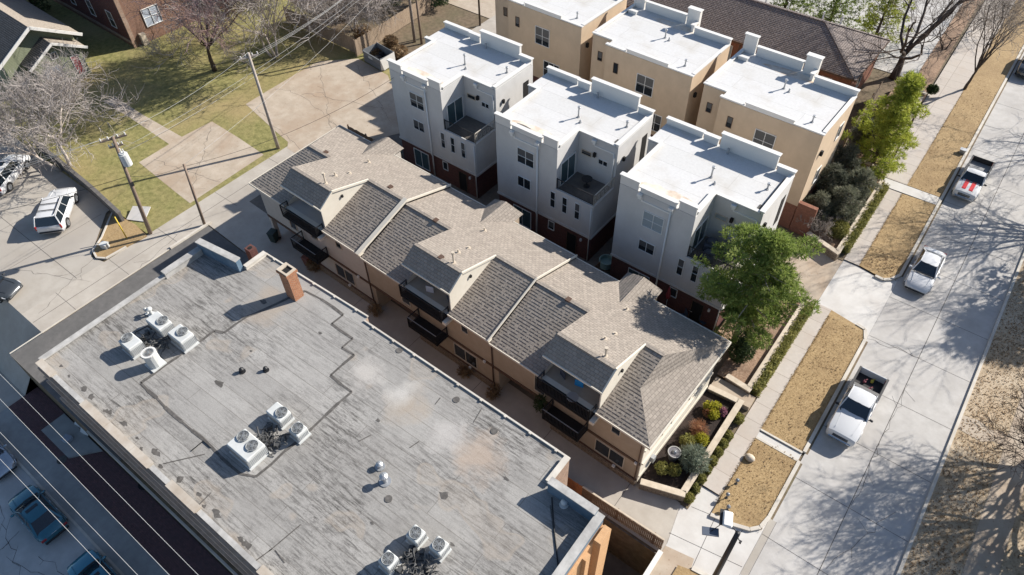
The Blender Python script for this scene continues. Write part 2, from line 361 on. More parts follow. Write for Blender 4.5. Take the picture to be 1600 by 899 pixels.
M['dryleaf'] = leafy('dry_leaves', (.16, .095, .05), (.30, .20, .11), (.46, .35, .22), 2)
M['bundle_red'] = plain('dusky_red_cloth', (.17, .045, .06), .8); M['bundle_yellow'] = plain('yellow_cloth', (.5, .4, .06), .7)
M['greydark'] = leafy('dark_grey_needles', (.06, .07, .05), (.12, .13, .095), (.22, .22, .17))
M['blind_dim'] = plain('drawn_blind', (.10, .10, .098), .35, 0, .6)
M['straw'] = leafy('straw_blades', (.24, .16, .08), (.38, .27, .145), (.50, .38, .22), 1.5)
# ------------------------------------------------------------------ the setting: terrain, roads, walks, lawns
def sheet(name, pts, z, mat, kind='structure', label=None):
    b = MB(); b.poly([(p[0], p[1], z) for p in pts])
    me_n = b
    o = me_n.build(name, mat)
    if o.data.polygons[0].normal.z < 0: o.data.flip_normals()
    tag(o, label, None, None, kind); return o
def slab(name, pts, z0, z1, mat, kind='structure'):
    b = MB(); b.prism([(p[0], p[1]) for p in pts], z0, z1, bottom=False)
    return tag(b.build(name, mat), kind=kind)
LOW = -4.0
g = MB()
E_ = 800
def q(x0, x1, y0, y1, z): g.poly([(x0, y0, z), (x1, y0, z), (x1, y1, z), (x0, y1, z)])
q(-3.4, E_, -E_, E_, -.06); q(-8.7, -3.4, 17.3, E_, -.06); q(-47.45, -8.7, 2.05, E_, -.06); q(-E_, -47.45, 4.5, E_, -.06)
g.poly([(-E_, 1, LOW - .06), (-47.45, 1, LOW - .06), (-47.45, 4.5, -.06), (-E_, 4.5, -.06)])
q(-E_, -47.45, -E_, 1, LOW - .06); q(-47.45, -5.6, -E_, 2.05, LOW - .06); q(-5.6, -3.4, -E_, 17.3, LOW - .06); q(-8.7, -5.6, 2.05, 17.3, LOW - .06)
g.poly([(-47.45, 2.05, LOW - .06), (-8.7, 2.05, LOW - .06), (-8.7, 2.05, -.06), (-47.45, 2.05, -.06)]); g.poly([(-8.7, 2.05, LOW - .06), (-8.7, 17.3, LOW - .06), (-8.7, 17.3, -.06), (-8.7, 2.05, -.06)])
g.poly([(-8.7, 17.3, LOW - .06), (-3.4, 17.3, LOW - .06), (-3.4, 17.3, -.06), (-8.7, 17.3, -.06)])
g.poly([(-3.4, -E_, LOW - .06), (-3.4, 17.3, LOW - .06), (-3.4, 17.3, -.06), (-3.4, -E_, -.06)])
tag(g.build('ground', M['dirt']), kind='structure')
# street with its kerbs
sheet('street', [(.67, -60), (7.55, -60), (7.55, 400), (.67, 400)], 0, M['street'])
jb = MB()
for i, y in enumerate(np.arange(-10, 160, 4.55)): jb.bx(.70, 7.5, y - .015, y + .015, .002, .004)
jb.bx(4.08, 4.12, -60, 200, .002, .0045); jb.bx(1.07, 1.09, -60, 23, .002, .0045)
tag(jb.build('street_joint_lines', M['tar']), kind='structure')
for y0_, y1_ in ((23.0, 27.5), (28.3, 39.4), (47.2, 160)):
    sheet('gutter_strip', [(.71, y0_), (.84, y0_), (.84, y1_), (.71, y1_)], .0035, M['dirt'])  # thin dark strip along the foot of the kerb
sheet('gutter', [(.68, 19), (1.06, 19), (1.06, 23.0), (.68, 23.0)], .004, M['lot'])
kb = MB()
def kerb_run(pts, w=.2, h=.15):
    for a, b in zip(pts[:-1], pts[1:]): kb.beam((*a, h / 2), (*b, h / 2), w, h)
kerb_run([(-2.2, 21.08), (-1.53, 21.22), (-.92, 21.3), (.02, 21.62), (.45, 22.1), (.6, 23.0), (.6, 27.5)], .22, .16)
kerb_run([(.6, 28.3), (.6, 39.4), (.28, 40.3), (-.4, 40.42)], .22, .16)
kerb_run([(-.9, 46.0), (-.27, 45.97), (.2, 46.36), (.6, 47.2), (.6, 160)], .22, .16)
kerb_run([(.5, 5), (.5, 16), (.2, 17.3), (-.5, 17.75), (-1.6, 17.6)], .22, .16)
tag(kb.build('kerb', M['curb']), kind='structure')
kb = MB(); kerb_run([(7.64, -60), (7.64, 160)], .18, .15); tag(kb.build('kerb', M['curb']), kind='structure')
kb = MB(); kerb_run([(-47.5, 15.4), (-47.45, 19.3)], .22, .16); kerb_run([(-47.52, 2.1), (-47.5, 15.4)], .06, .06)
tag(kb.build('kerb', M['curb']), kind='structure')
# west kerbside: aprons, walk, dormant grass strips
sheet('driveway_apron', [(-3.4, 8), (.66, 8), (.66, 22.95), (.4, 22.1), (0, 21.6), (-.92, 21.28), (-1.53, 21.2), (-2.2, 21.06), (-2.25, 22.5), (-3.42, 22.47), (-3.9, 20.6), (-3.4, 18.1)], .012, M['apron'])
aj = MB()
for a, b in (((-3.34, 20.89), (-2.21, 21.12)), ((-3.6, 18.7), (.6, 19.4)), ((-1.6, 17.6), (-1.9, 21.1)), ((-.4, 19.4), (-.3, 21.5))):
    aj.beam((*a, .014), (*b, .014), .03, .004)
tag(aj.build('apron_joint_lines', M['tar']), kind='structure')
sheet('driveway_apron', [(-3.42, 40.7), (-2.3, 40.72), (-.4, 40.42), (.28, 40.3), (.66, 39.6), (.66, 47.1), (.2, 46.3), (-.27, 45.95), (-2.2, 46.32), (-3.42, 46.4)], .012, M['apron'])
sheet('driveway', [(-48, 43.2), (-8.2, 43.2), (-8.2, 40.3), (-3.43, 40.6), (-3.43, 46.4), (-4.1, 46.2), (-48, 47.6)], .006, M['pad'])
for y0, y1 in ((22.5, 40.7), (46.35, 57.0), (58.4, 160)):
    sheet('sidewalk', [(-3.42, y0), (-2.25, y0), (-2.25, y1), (-3.42, y1)] if y1 < 100 else [(-4.2, y0), (-2.28, y0), (-2.3, 75), (-3.0, 160), (-6.4, 160), (-4.9, 72)], .10, M['walk'])
slab('front_walk', [(-4.1, 57.1), (.5, 57.2), (.5, 58.35), (-4.1, 58.3)], -.05, .105, M['apron'])
slab('front_walk', [(-2.25, 27.55), (.52, 27.6), (.52, 28.1), (-2.25, 28.05)], -.05, .06, M['apron'])
wb = MB(); wb.bx(-2.25, .52, 27.40, 27.55, 0, .13); wb.bx(-2.25, .52, 28.12, 28.24, 0, .15)
tag(wb.build('walk_edging', M['curb']), kind='structure')
for pts in ([(-2.2, 21.12), (-1.53, 21.28), (-.92, 21.36), (0, 21.7), (.38, 22.2), (.51, 23), (.51, 27.4), (-2.25, 27.4)],
            [(-2.25, 28.24), (.51, 28.24), (.51, 39.4), (.2, 40.2), (-.4, 40.34), (-2.3, 40.66)],
            [(-2.25, 46.36), (-.27, 46.06), (.12, 46.44), (.51, 47.2), (.51, 57.15), (-2.25, 57.0)],
            [(-2.27, 58.38), (.5, 58.4), (.5, 160), (-2.9, 160), (-2.28, 75)],
            [(-2.3, 5), (.42, 5), (.42, 16), (.15, 17.25), (-.5, 17.66), (-1.6, 17.5), (-2.3, 17.3)]):
    sheet('grass_strip', pts, .11, M['tan_grass'])
sheet('yard_walk', [(-3.4, 5), (-2.32, 5), (-2.32, 17.3), (-1.6, 17.5), (-1.75, 18.2), (-3.4, 17.9)], .02, M['pad'])
# east kerbside
sheet('lawn', [(7.73, -60), (10.4, -60), (10.4, 160), (7.73, 160)], .10, M['dry_lawn'])
sheet('sidewalk', [(10.4, -60), (12.0, -60), (12.0, 160), (10.4, 160)], .115, M['pad'])
sheet('lawn', [(12.0, -60), (60, -60), (60, 160), (12.0, 160)], .10, M['dry_lawn'])
sheet('front_walk', [(7.73, 35.75), (9.1, 35.6), (9.9, 36.2), (10.4, 36.0), (10.4, 37.2), (9.3, 36.9), (8.6, 37.15), (7.73, 36.95)], .118, M['pad'])
# alleys, lots, pads, lawns to the west
sheet('alley', [(-50.5, 4.5), (-47.45, 4.5), (-47.45, 19.05), (-34.0, 18.3), (-34.0, 15.6), (-8.75, 15.6), (-8.7, 17.35), (-3.4, 17.35), (-3.4, 18.0), (-3.9, 20.7), (-47, 23), (-47.0, 80), (-50.5, 80)], .0, M['alley'])
sheet('ramp', [(-130, 1.0), (-47.45, 1.0), (-47.45, 4.5), (-130, 4.5)], .0, M['alley'])
C.objects['ramp'].data.vertices[0].co.z = LOW; C.objects['ramp'].data.vertices[1].co.z = LOW
sheet('asphalt_apron', [(-47.4, 2.05), (-33.5, 2.05), (-33.5, 18.2), (-47.4, 18.95)], .004, M['asphalt'])
gj = MB()
gj.bx(-49.02, -48.98, 4.6, 36, .002, .004)
for y in (7.2, 11.7, 16.2, 22, 28, 34): gj.bx(-50.5, -47.5, y - .015, y + .015, .002, .0045)
gj.beam((-34, 17.5, .002), (-3.6, 17.2, .002), .07, .004); 
for x in (-31, -25, -19, -13, -7): gj.bx(x - .015, x + .015, 17.3, 20.9, .002, .0045)
tag(gj.build('alley_joint_lines', M['tar']), kind='structure')
sheet('parking_lot', [(-130, 4.5), (-50.5, 4.5), (-50.5, 11.3), (-51.9, 11.0), (-52.4, 11.4), (-55.8, 14.7), (-56, 15.4), (-130, 16.2)], -.004, M['lot'])
lj = MB()
for x in (-56, -61, -67, -73): lj.bx(x - .015, x + .015, 4.6, 14.4, -.002, 0)
lj.bx(-80, -50.6, 8.98, 9.02, -.002, .0005)
tag(lj.build('lot_joint_lines', M['tar']), kind='structure')
isl = [P(*p) for p in ((176, 334), (160, 372), (146, 393), (152, 404), (166, 405), (198, 387), (230, 370), (212, 352))]
slab('traffic_island', [(p.x, p.y) for p in isl], -.05, .10, M['tan_grass'])
kb = MB(); kerb_run([(p.x, p.y) for p in isl[:6]], .15, .14); tag(kb.build('kerb', M['curb']), kind='structure')
sheet('lawn', [(-130, 16.0), (-50.5, 15.3), (-50.5, 24), (-50.5, 46), (-130, 60)], -.002, M['lawn'])
pp = lambda *a: [P(*p) for p in a]
sheet('front_walk', pp((160, 158), (180, 152), (224, 180), (284, 214), (265, 226), (200, 182)), .004, M['pad'])
sheet('driveway_pad', pp((331, 190), (372, 215), (412, 242), (297, 318), (275, 301), (217, 254), (262, 227), (284, 214)), .006, M['pad'])
sheet('driveway_pad', pp((384, 163), (420, 141), (488, 101), (500, 96), (560, 92), (606, 118), (640, 205), (470, 245), (449, 232), (450, 222), (430, 205)), .006, M['pad'])
sheet('back_yard', [(-47, 21.5), (-6.4, 20.5), (-6.4, 33), (-3.45, 33), (-3.45, 40.3), (-8.2, 40.3), (-8.2, 43.2), (-47, 43.2)], -.02, M['deck'])
# far north: road and parking behind the tan houses
sheet('side_street', [(-120, 62), (-30, 60.5), (-30, 72), (-120, 84)], -.01, M['pad'])
sheet('parking_lot', [(-60, 76), (-6.6, 76), (-6.8, 130), (-60, 130)], -.005, M['street'])
pl = MB()
for i in range(8): pl.box((-9.5, 80 + i * 2.7, 0), (5.0, .12, .01), .12)
tag(pl.build('parking_lines', M['coping']), kind='structure')
sheet('planting_strip', [(-6.6, 62), (-4.7, 62), (-5.2, 75), (-6.6, 130), (-8, 130)], .02, M['leaf_bed'])
# lower street side to the south
sheet('lower_street', [(-140, .98), (-140, -2.14), (-47.5, -2.14), (-47.5, .98)], LOW, M['alley'])
sheet('lower_street', [(-140, -60), (-3.4, -60), (-3.4, -2.15), (-140, -2.15)], LOW, M['lot2'])
kb = MB(); kb.bx(-47.4, -6, -2.15, -2.0, LOW - .02, LOW + .13); tag(kb.build('kerb', M['curb']), kind='structure')
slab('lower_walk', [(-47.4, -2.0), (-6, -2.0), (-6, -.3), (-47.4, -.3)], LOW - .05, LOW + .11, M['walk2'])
slab('paver_walk', [(-47.4, -.3), (-6, -.3), (-6, 2.0), (-47.4, 2.0)], LOW - .05, LOW + .09, M['pavers'])
sheet('ramp_slab', pp((0, 1), (1, 1), (1, 2)), -50, M['lot2']).location.z = -20
bpy.data.objects.remove(C.objects['ramp_slab'])
slab('terrace_step', [(-43.4, .2), (-39.8, .2), (-38.4, 1.95), (-43.4, 1.95)], LOW, LOW + .25, M['walk2'])
sheet('lower_lot', [(-5.6, -20), (-3.45, -20), (-3.45, 17.2), (-8.6, 17.2), (-8.6, 14.1), (-5.6, 14.0)], LOW, M['asphalt'])

# cracks in the old concrete
def crack(a, c, seed, z, w=.022, mat='tar'):
    rnd = random.Random(seed); b = MB(); p = Vector(a); e = Vector(c); n = max(4, int((e - p).length / .5)); prev = p
    for i in range(1, n + 1):
        t_ = p.lerp(e, i / n) + Vector((rnd.gauss(0, .11), rnd.gauss(0, .11))) * (1 if i < n else 0)
        b.beam((prev.x, prev.y, z), (t_.x, t_.y, z), w * rnd.uniform(.5, 1.4), .004)
        if rnd.random() < .25:
            k = t_ + Vector((rnd.uniform(-1, 1), rnd.uniform(-1, 1))) * .9; b.beam((t_.x, t_.y, z), (k.x, k.y, z), w * .6, .004)
        prev = t_
    tag(b.build('pavement_crack', M[mat], uv=False), kind='structure')
for i, (p0, p1, z) in enumerate((((400, 168), (470, 235), .009), ((430, 140), (600, 170), .009), ((500, 105), (520, 225), .009), ((555, 100), (610, 190), .009), ((470, 150), (560, 225), .009), ((240, 250), (345, 285), .009), ((330, 195), (300, 300), .009), ((20, 420), (140, 440), .0), ((60, 490), (150, 400), .003), ((190, 440), (300, 350), .003), ((1290, 560 + 330), (1400, 800), .005), ((1330, 520), (1440, 560), .005), ((1420, 600), (1330, 790), .005), ((1480, 360), (1560, 300), .005))):
    a_, c_ = P(*p0), P(*p1); crack((a_.x, a_.y), (c_.x, c_.y), 300 + i, z)
for i, (p0, p1) in enumerate((((0, 790), (30, 899)), ((10, 870), (70, 899)), ((30, 830), (0, 860)), ((60, 870), (100, 899)))):
    a_, c_ = P(*p0, LOW), P(*p1, LOW); crack((a_.x, a_.y), (c_.x, c_.y), 330 + i, LOW + .004)
# straw tufts of the dormant grass, ragged along the edges
rnd = random.Random(77); tf = MB()
for x0, x1, y0, y1, n in ((-2.24, .5, 21.9, 27.4, 2600), (-2.24, .5, 28.3, 40.0, 5200), (-2.24, .5, 46.4, 57.0, 3600), (-2.27, .5, 58.5, 78, 3600)):
    for _ in range(n):
        x = rnd.uniform(x0, x1) if rnd.random() < .62 else rnd.choice((x0, x1)) + rnd.gauss(0, .05); y = rnd.uniform(y0, y1)
        if y < 22.4 and (x - .5) ** 2 + (y - 23) ** 2 > 9: continue
        a_ = rnd.uniform(0, 6.28); l_ = rnd.uniform(.04, .11); w_ = rnd.uniform(.008, .02); dx, dy = math.cos(a_), math.sin(a_)
        tf.add([(x - dy * w_, y + dx * w_, .105), (x + dy * w_, y - dx * w_, .105), (x + dx * l_ * .7, y + dy * l_ * .7, .11 + l_ * .75)], [(0, 1, 2)])
tag(tf.build('dormant_grass', M['straw'], uv=False), 'short straw coloured tufts of the dormant kerbside grass', 'grass', None, 'stuff')
# ------------------------------------------------------------------ the flat-roofed brick building
ZR = 7.0
def flat_building():
    t = thing('brick_building', (-21.5, 9.2, 0), 0, 'long flat roofed brick building with grey felt roof and air conditioners', 'building')
    def L(p): return (p[0] + 21.5, p[1] - 9.2)
    xw, xe, ys = -37.3, -5.78, 2.35
    out = [(xw, ys), (xe, ys), (xe, 13.98), (-8.95, 13.98), (-8.95, 15.75), (-24.15, 16.0), (-24.2, 16.35), (-33.6, 16.2), (-33.6, 14.5), (-36.9, 14.1), (xw, 14.0)]
    lo = [L(p) for p in out]
    b = MB(); b.prism(lo, LOW - .05, ZR - .02, bottom=False); 
    b.build('wall', [M['brick_brown']], t)
    r = MB(); r.poly([(p[0], p[1], ZR) for p in lo]); r.build('roof', M['roof_gravel'], t)
    # smoother newer felt inside the tar seam
    seam = [(386, 495), (400, 490), (451, 466), (477, 455), (502, 468), (536, 492.5), (518, 506.5), (551, 529.5), (534, 543.6), (553.5, 555), (516.4, 587), (549.7, 612.7), (487, 670), (400, 745), (376, 741), (332, 700), (285, 660), (220, 598.6), (335, 517), (350, 520.6)]
    sp = [L(P(*p, ZR)) for p in seam]
    f = MB(); f.poly([(p[0], p[1], ZR + .006) for p in sp]); o = f.build('newer_felt', M['felt_new'], t)
    if o.data.polygons[0].normal.z < 0: o.data.flip_normals()
    s = MB(); random.seed(5)
    for i in range(len(sp)):
        a, c = Vector((*sp[i], 0)), Vector((*sp[(i + 1) % len(sp)], 0)); n = max(1, int((c - a).length / .8)); prev = a
        for k in range(1, n + 1):
            cur = a.lerp(c, k / n) + (Vector((random.uniform(-.05, .05), random.uniform(-.05, .05), 0)) if k < n else Vector((0, 0, 0)))
            s.beam((prev.x, prev.y, ZR + .012), (cur.x, cur.y, ZR + .012), random.uniform(.11, .2), .014); prev = cur
    # short cracks of tar
    for a, c in (((487, 670), (520, 640)), ((300, 800), (330, 770)), ((420, 862), (470, 820)), ((640, 700), (655, 690)), ((688, 622), (680, 632)), ((752, 640), (740, 660)), ((560, 690), (580, 680)), ((860, 790), (872, 885)), ((320, 710), (255, 725)), ((395, 880), (425, 858)), ((430, 860), (445, 880))):
        p, q_ = L(P(*a, ZR)), L(P(*c, ZR)); ck = MB(); ck.beam((*p, ZR + .012), (*q_, ZR + .012), .05, .012); ck.build('crack', M['tar'], t)
    s.build('tar_seam', M['tar'], t)
    # parapets
    def para(name, a, c, h, w, mat, cap, inner=0):
        a, c = L(a), L(c); b = MB(); b.beam((*a, ZR + h / 2), (*c, ZR + h / 2), w, h)
        o = b.build(name, mat, t); k = MB(); k.beam((*a, ZR + h + .04), (*c, ZR + h + .04), w + .12, .08); k.build('coping', cap, o); return o
    cw = M['curb']
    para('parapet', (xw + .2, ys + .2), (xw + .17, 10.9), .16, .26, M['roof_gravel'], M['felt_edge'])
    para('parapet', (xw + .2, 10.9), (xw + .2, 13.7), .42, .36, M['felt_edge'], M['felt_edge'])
    para('parapet', (xw + .05, 13.86), (-33.62, 14.28), .95, .34, M['felt_shade_blue'], M['felt_edge'])
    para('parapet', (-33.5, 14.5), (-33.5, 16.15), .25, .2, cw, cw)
    para('parapet', (-8.85, 13.81), (xe - .34, 13.81), .95, .3, M['felt_shade_blue'], M['felt_edge'])
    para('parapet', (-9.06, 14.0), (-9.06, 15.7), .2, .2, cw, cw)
    para('parapet', (xe - .16, 13.96), (xe - .16, ys), .72, .32, M['felt_shade_blue'], M['felt_edge'])
    random.seed(3)
    x = xw + .3
    while x < xe - .4:
        ln = random.choice((1.6, 2.4, 3.1)); x2 = min(x + ln, xe - .35)
        hh = random.choice((.08, .10, .12, .12, .24))
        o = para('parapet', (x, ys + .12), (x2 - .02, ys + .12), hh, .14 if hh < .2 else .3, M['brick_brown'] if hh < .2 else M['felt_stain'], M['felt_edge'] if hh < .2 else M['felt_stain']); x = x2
    # metal drip edge on the alley side
    e = MB()
    for a, c in (((-33.6, 16.22), (-24.2, 16.38)), ((-24.15, 16.02), (-8.95, 15.8))):
        p, q_ = L(a), L(c); e.beam((*p, ZR + .05), (*q_, ZR + .05), .10, .1); d = Vector(q_) - Vector(p); n = int(d.length / 1.6)
        for i in range(n): 
            m = Vector(p).lerp(Vector(q_), (i + .5) / n); e.box((m.x, m.y - .04, ZR + .07), (.14, .16, .12))
    e.build('drip_edge', M['curb'], t)
    # ledge bands on the shaded south wall and the sunny east front
    for z, dd, hh in ((-.6, .42, .5), (3.4, .32, .3), (5.2, .26, .25), (6.35, .16, .3)):
        bd = MB(); bd.bx(xw + 21.5, xe + 21.5, ys - 9.2 - dd, ys - 9.2 - .002, z, z + hh); bd.build('ledge', M['curb'] if hh == .5 else M['brick_ledge'], t)
    fr = MB(); fr.bx(xe + 21.5 + .003, xe + 21.5 + .12, ys - 9.2, 13.97 - 9.2, LOW, ZR - .25); fr.bx(xe + 21.5 + .12, xe + 21.5 + .5, 3.8, 4.75, LOW, ZR - .05)
    fr.bx(xe + 21.5 + .12, xe + 21.5 + .34, 2.8, 3.2, LOW, ZR - .3)
    fr.build('front_facing', M['brick_face'], t)
    for y in (1.8, -1.2, -4.0):
        for z in (3.3, -.4):
            w = MB(); X = xe + 21.5 + .125; w.bx(X, X + .05, y - .65, y + .65, z, z + .08); w.bx(X, X + .05, y - .65, y - .55, z, z + 1.7); w.bx(X, X + .05, y + .55, y + .65, z, z + 1.7)
            w.tube([(X + .03, y + .62 * math.cos(a), z + 1.7 + .5 * math.sin(a)) for a in np.linspace(0, math.pi, 9)], .06, 5)
            o = w.build('window', M['tan_trim'], t)
            pn = MB(); pn.poly([(X + .01, y - .56, z + .06), (X + .01, y + .56, z + .06)] + [(X + .01, y + .56 * math.cos(a), z + 1.7 + .45 * math.sin(a)) for a in np.linspace(0, math.pi, 9)]); pn.build('pane', M['glass'], o)
    # chimneys
    c = L(P(462, 462, ZR)); ch = MB(); ch.bx(c[0] - .42, c[0] + .42, c[1] - .34, c[1] + .34, ZR, ZR + 2.15)
    ch.bx(c[0] - .5, c[0] + .5, c[1] - .42, c[1] + .42, ZR + 2.15, ZR + 2.32)
    o = ch.build('chimney', M['brick'], t)
    cc = MB(); cc.bx(c[0] - .46, c[0] - .2, c[1] - .38, c[1] + .38, ZR + 2.33, ZR + 2.42); cc.bx(c[0] + .32, c[0] + .46, c[1] - .38, c[1] + .38, ZR + 2.33, ZR + 2.42); cc.bx(c[0] - .2, c[0] + .32, c[1] + .26, c[1] + .38, ZR + 2.33, ZR + 2.42); cc.bx(c[0] - .2, c[0] + .32, c[1] - .38, c[1] - .26, ZR + 2.33, ZR + 2.42)
    cc.build('chimney_cap', M['stone_cap'], o)
    fl = MB(); fl.bx(c[0] - .2, c[0] + .32, c[1] - .26, c[1] + .26, ZR + 2.325, ZR + 2.335); fl.build('flue', M['dark'], o)
    c = L(P(399, 408, 4.6)); ch = MB(); ch.bx(c[0] - .3, c[0] + .3, c[1] - .28, c[1] + .28, -.1, 5.9)
    o = ch.build('chimney', M['brick_dark'], t); o['label'] = 'lower red brick chimney in shade at the alley corner'
    fl = MB(); fl.cyl((c[0], c[1]), .15, 5.9, 5.93, 12); fl.build('flue', M['dark'], o)
    for px, py in ((640, 655), (624, 548), (700, 651), (713, 625), (740, 690), (772, 674), (607, 780)):
        if (px, py) in ((607, 780), (624, 548), (713, 625), (772, 674)):
            c = L(P(px, py, ZR)); d = MB(); d.cyl(c, .2, ZR + .004, ZR + .03, 12); d.build('roof_drain', M['tar'], t)
    rp = random.Random(21)
    for k in range(34):
        if k < 20: px_, py_ = 75 + k * 16.5 + rp.uniform(-6, 10), 560 + k * 15.8 + rp.uniform(-12, 4)
        else: px_, py_ = rp.uniform(120, 860), rp.uniform(470, 880)
        c = L(P(px_, py_, ZR))
        if not (-15.2 < c[0] < 15 and -6.5 < c[1] < 5): continue
        n = 9; r_ = rp.uniform(.06, .22); tp = MB(); tp.poly([(c[0] + r_ * rp.uniform(.4, 1.5) * math.cos(2 * math.pi * i / n) * 1.5, c[1] + r_ * rp.uniform(.4, 1.3) * math.sin(2 * math.pi * i / n), ZR + .0075 + k * .0001) for i in range(n)]); tp.build('tar_patch', M['tar'], t)
    for pts in (((862, 778), (866, 830), (872, 884)), ((205, 555), (212, 520), (232, 510)), ((300, 705), (318, 690), (330, 700))):
        cab = MB(); cab.tube([(*L(P(*p, ZR)), ZR + .05) for p in pts], .03, 5)
        cab.build('cable', M['black_metal'], t)
    return t
M['felt_shade_blue'] = noisy('parapet_felt_shade', (.10, .16, .22), (.17, .23, .29), 2, (.08, .12, .17), .6)  # blue of the shadow on the parapets, put into the felt colour
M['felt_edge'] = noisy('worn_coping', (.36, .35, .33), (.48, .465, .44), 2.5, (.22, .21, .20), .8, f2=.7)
M['felt_stain'] = noisy('felt_stain', (.40, .34, .275), (.48, .435, .375), 1.5, (.30, .25, .20), .7, f2=.6)
M['brick_ledge'] = noisy('brown_ledge', (.46, .34, .25), (.56, .44, .34), 3, (.36, .26, .19), .6)
flat_building()
def ac_unit(px, py, w, d, h, fans, label, style='box', rz=0, z=ZR):
    """condenser: cabinet, fans with grille and blades, base pad"""
    p = P(px, py, z)
    t = thing('air_conditioner', p, rz, label, 'air conditioner', 'air conditioners on the flat roof')
    K = .75; w, d, h = w * K, d * K, h * K * 1.08; fans = [(a_ * K, b_ * K, c_ * K) for a_, b_, c_ in fans]
    pad = MB(); pad.bx(-w / 2 - .05, w / 2 + .05, -d / 2 - .05, d / 2 + .05, .004, .1); pad.build('base_pad', M['white_metal'], t)
    if style == 'round':
        b = MB(); b.cyl((0, 0), w / 2, .1, h, 14); b.build('cabinet', M['white_metal'], t)
        rm = MB(); n = 20
        for k in range(n):
            a0, a1 = 2 * math.pi * k / n, 2 * math.pi * (k + 1) / n
            rm.beam((w * .46 * math.cos(a0), w * .46 * math.sin(a0), h + .04), (w * .46 * math.cos(a1), w * .46 * math.sin(a1), h + .04), .12, .08)
        rm.build('rim', M['coping'], t)
    else:
        b = MB(); b.box((0, 0, h / 2 + .05), (w, d, h - .1), 0, 0, .05); b.build('cabinet', M['white_metal'], t)
        lv = MB()
        for s in (-1, 1):
            for k in range(int(w / .09)): lv.bx(-w / 2 + .08 + k * .09, -w / 2 + .12 + k * .09, s * d / 2 - .012, s * d / 2 + .012, .2, h - .2)
            for k in range(int(d / .09)): lv.bx(s * w / 2 - .012, s * w / 2 + .012, -d / 2 + .08 + k * .09, -d / 2 + .12 + k * .09, .2, h - .2)
        lv.build('louvre', M['grey_metal'], t)
    for (fx, fy, fr) in fans:
        f = MB(); f.cyl((fx, fy), fr, h + .002, h + .012, 20, 0); o = f.build('fan', M['dark'] if style != 'round' else M['rust'], t)
        bl = MB()
        for k in range(5):
            a = 2 * math.pi * k / 5 + fx; ca, sa = math.cos(a), math.sin(a)
            bl.poly([(fx + .08 * ca, fy + .08 * sa, h + .018), (fx + fr * .9 * ca, fy + fr * .9 * sa, h + .018), (fx + fr * .9 * math.cos(a + .55), fy + fr * .9 * math.sin(a + .55), h + .03), (fx + .08 * math.cos(a + .6), fy + .08 * math.sin(a + .6), h + .022)])
        bl.cyl((fx, fy), fr * .26, h + .014, h + .06, 10); bl.build('fan_blade', M['grey_metal'], o)
        gr = MB()
        for k in range(14):
            a = math.pi * k / 7; gr.beam((fx, fy, h + .085), (fx + fr * math.cos(a), fy + fr * math.sin(a), h + .06), .012, .012)
        for rr in (.35, .6, .8, 1.0):
            gr.tube([(fx + fr * rr * math.cos(2 * math.pi * k / 18), fy + fr * rr * math.sin(2 * math.pi * k / 18), h + .085 - .025 * rr) for k in range(19)], .012 if rr < 1 else .03, 4, caps=False)
        gr.build('grille', M['fan'], o)
    return t
ac_unit(212, 547, 1.5, 1.15, 1.1, [(-.38, .05, .42)], 'squat single fan unit leftmost on the flat roof')
ac_unit(244, 570, 1.05, 1.05, 1.35, [(0, 0, .36)], 'round drum unit with rusty coil top', 'round')
ac_unit(256, 516, 1.9, 1.15, 1.15, [(.35, .2, .42)], 'large box unit with slotted fan behind the drum unit')
ac_unit(290, 536, 1.75, 1.2, 1.15, [(.05, .2, .42)], 'large box unit beside the tar seam nearest the brick chimney')
ac_unit(391, 708, 2.2, 1.6, 1.1, [(-.6, .3, .42), (.5, .2, .42)], 'twin fan box unit in the middle cluster')
ac_unit(440, 655, 1.5, 1.05, .95, [(.3, .1, .42)], 'flat topped single fan box farthest back in the middle cluster')
ac_unit(470, 681, .95, .95, .9, [(0, 0, .42)], 'dark louvred cube unit on the right of the middle cluster')
ac_unit(610, 884, .92, .92, .95, [(0, 0, .39)], 'louvred cube unit leftmost of the three by the front edge')
ac_unit(652, 844, .92, .92, .95, [(0, 0, .39)], 'louvred cube unit farthest back of the three by the front edge')
ac_unit(688, 862, .92, .92, .95, [(0, 0, .39)], 'louvred cube unit rightmost of the three by the front edge')
M['pipe_dark'] = plain('dark_insulated_pipe', (.07, .07, .07), .6)
def pipe_tangle(px, py, seed, label, n=26, r=.7):
    random.seed(seed); p = P(px, py, ZR); b = MB()
    for i in range(n):
        a = [Vector((random.uniform(-r, r), random.uniform(-r * .7, r * .7), random.uniform(.05, .35)))]
        for k in range(4): a.append(a[-1] + Vector((random.uniform(-.3, .3), random.uniform(-.3, .3), random.uniform(-.12, .12))))
        for v in a: v.z = max(.05, v.z)
        b.tube(a, random.choice((.018, .03, .045)), 5)
    for i in range(5): b.box((random.uniform(-r, r), random.uniform(-r, r), .15), (.25, .2, .3), random.uniform(0, 3))
    o = b.build('pipe_run', [M['pipe_dark']]); o.location = p
    tag(o, label, 'pipes', 'loose pipework between the roof units')
pipe_tangle(240, 535, 1, 'tangled pipes and conduit beside the round drum unit', 40, .9)
pipe_tangle(425, 690, 2, 'tangled pipes between the units of the middle cluster', 34, .7)
pipe_tangle(650, 888, 4, 'tangled pipes and cables among the three front edge units', 40, .8)
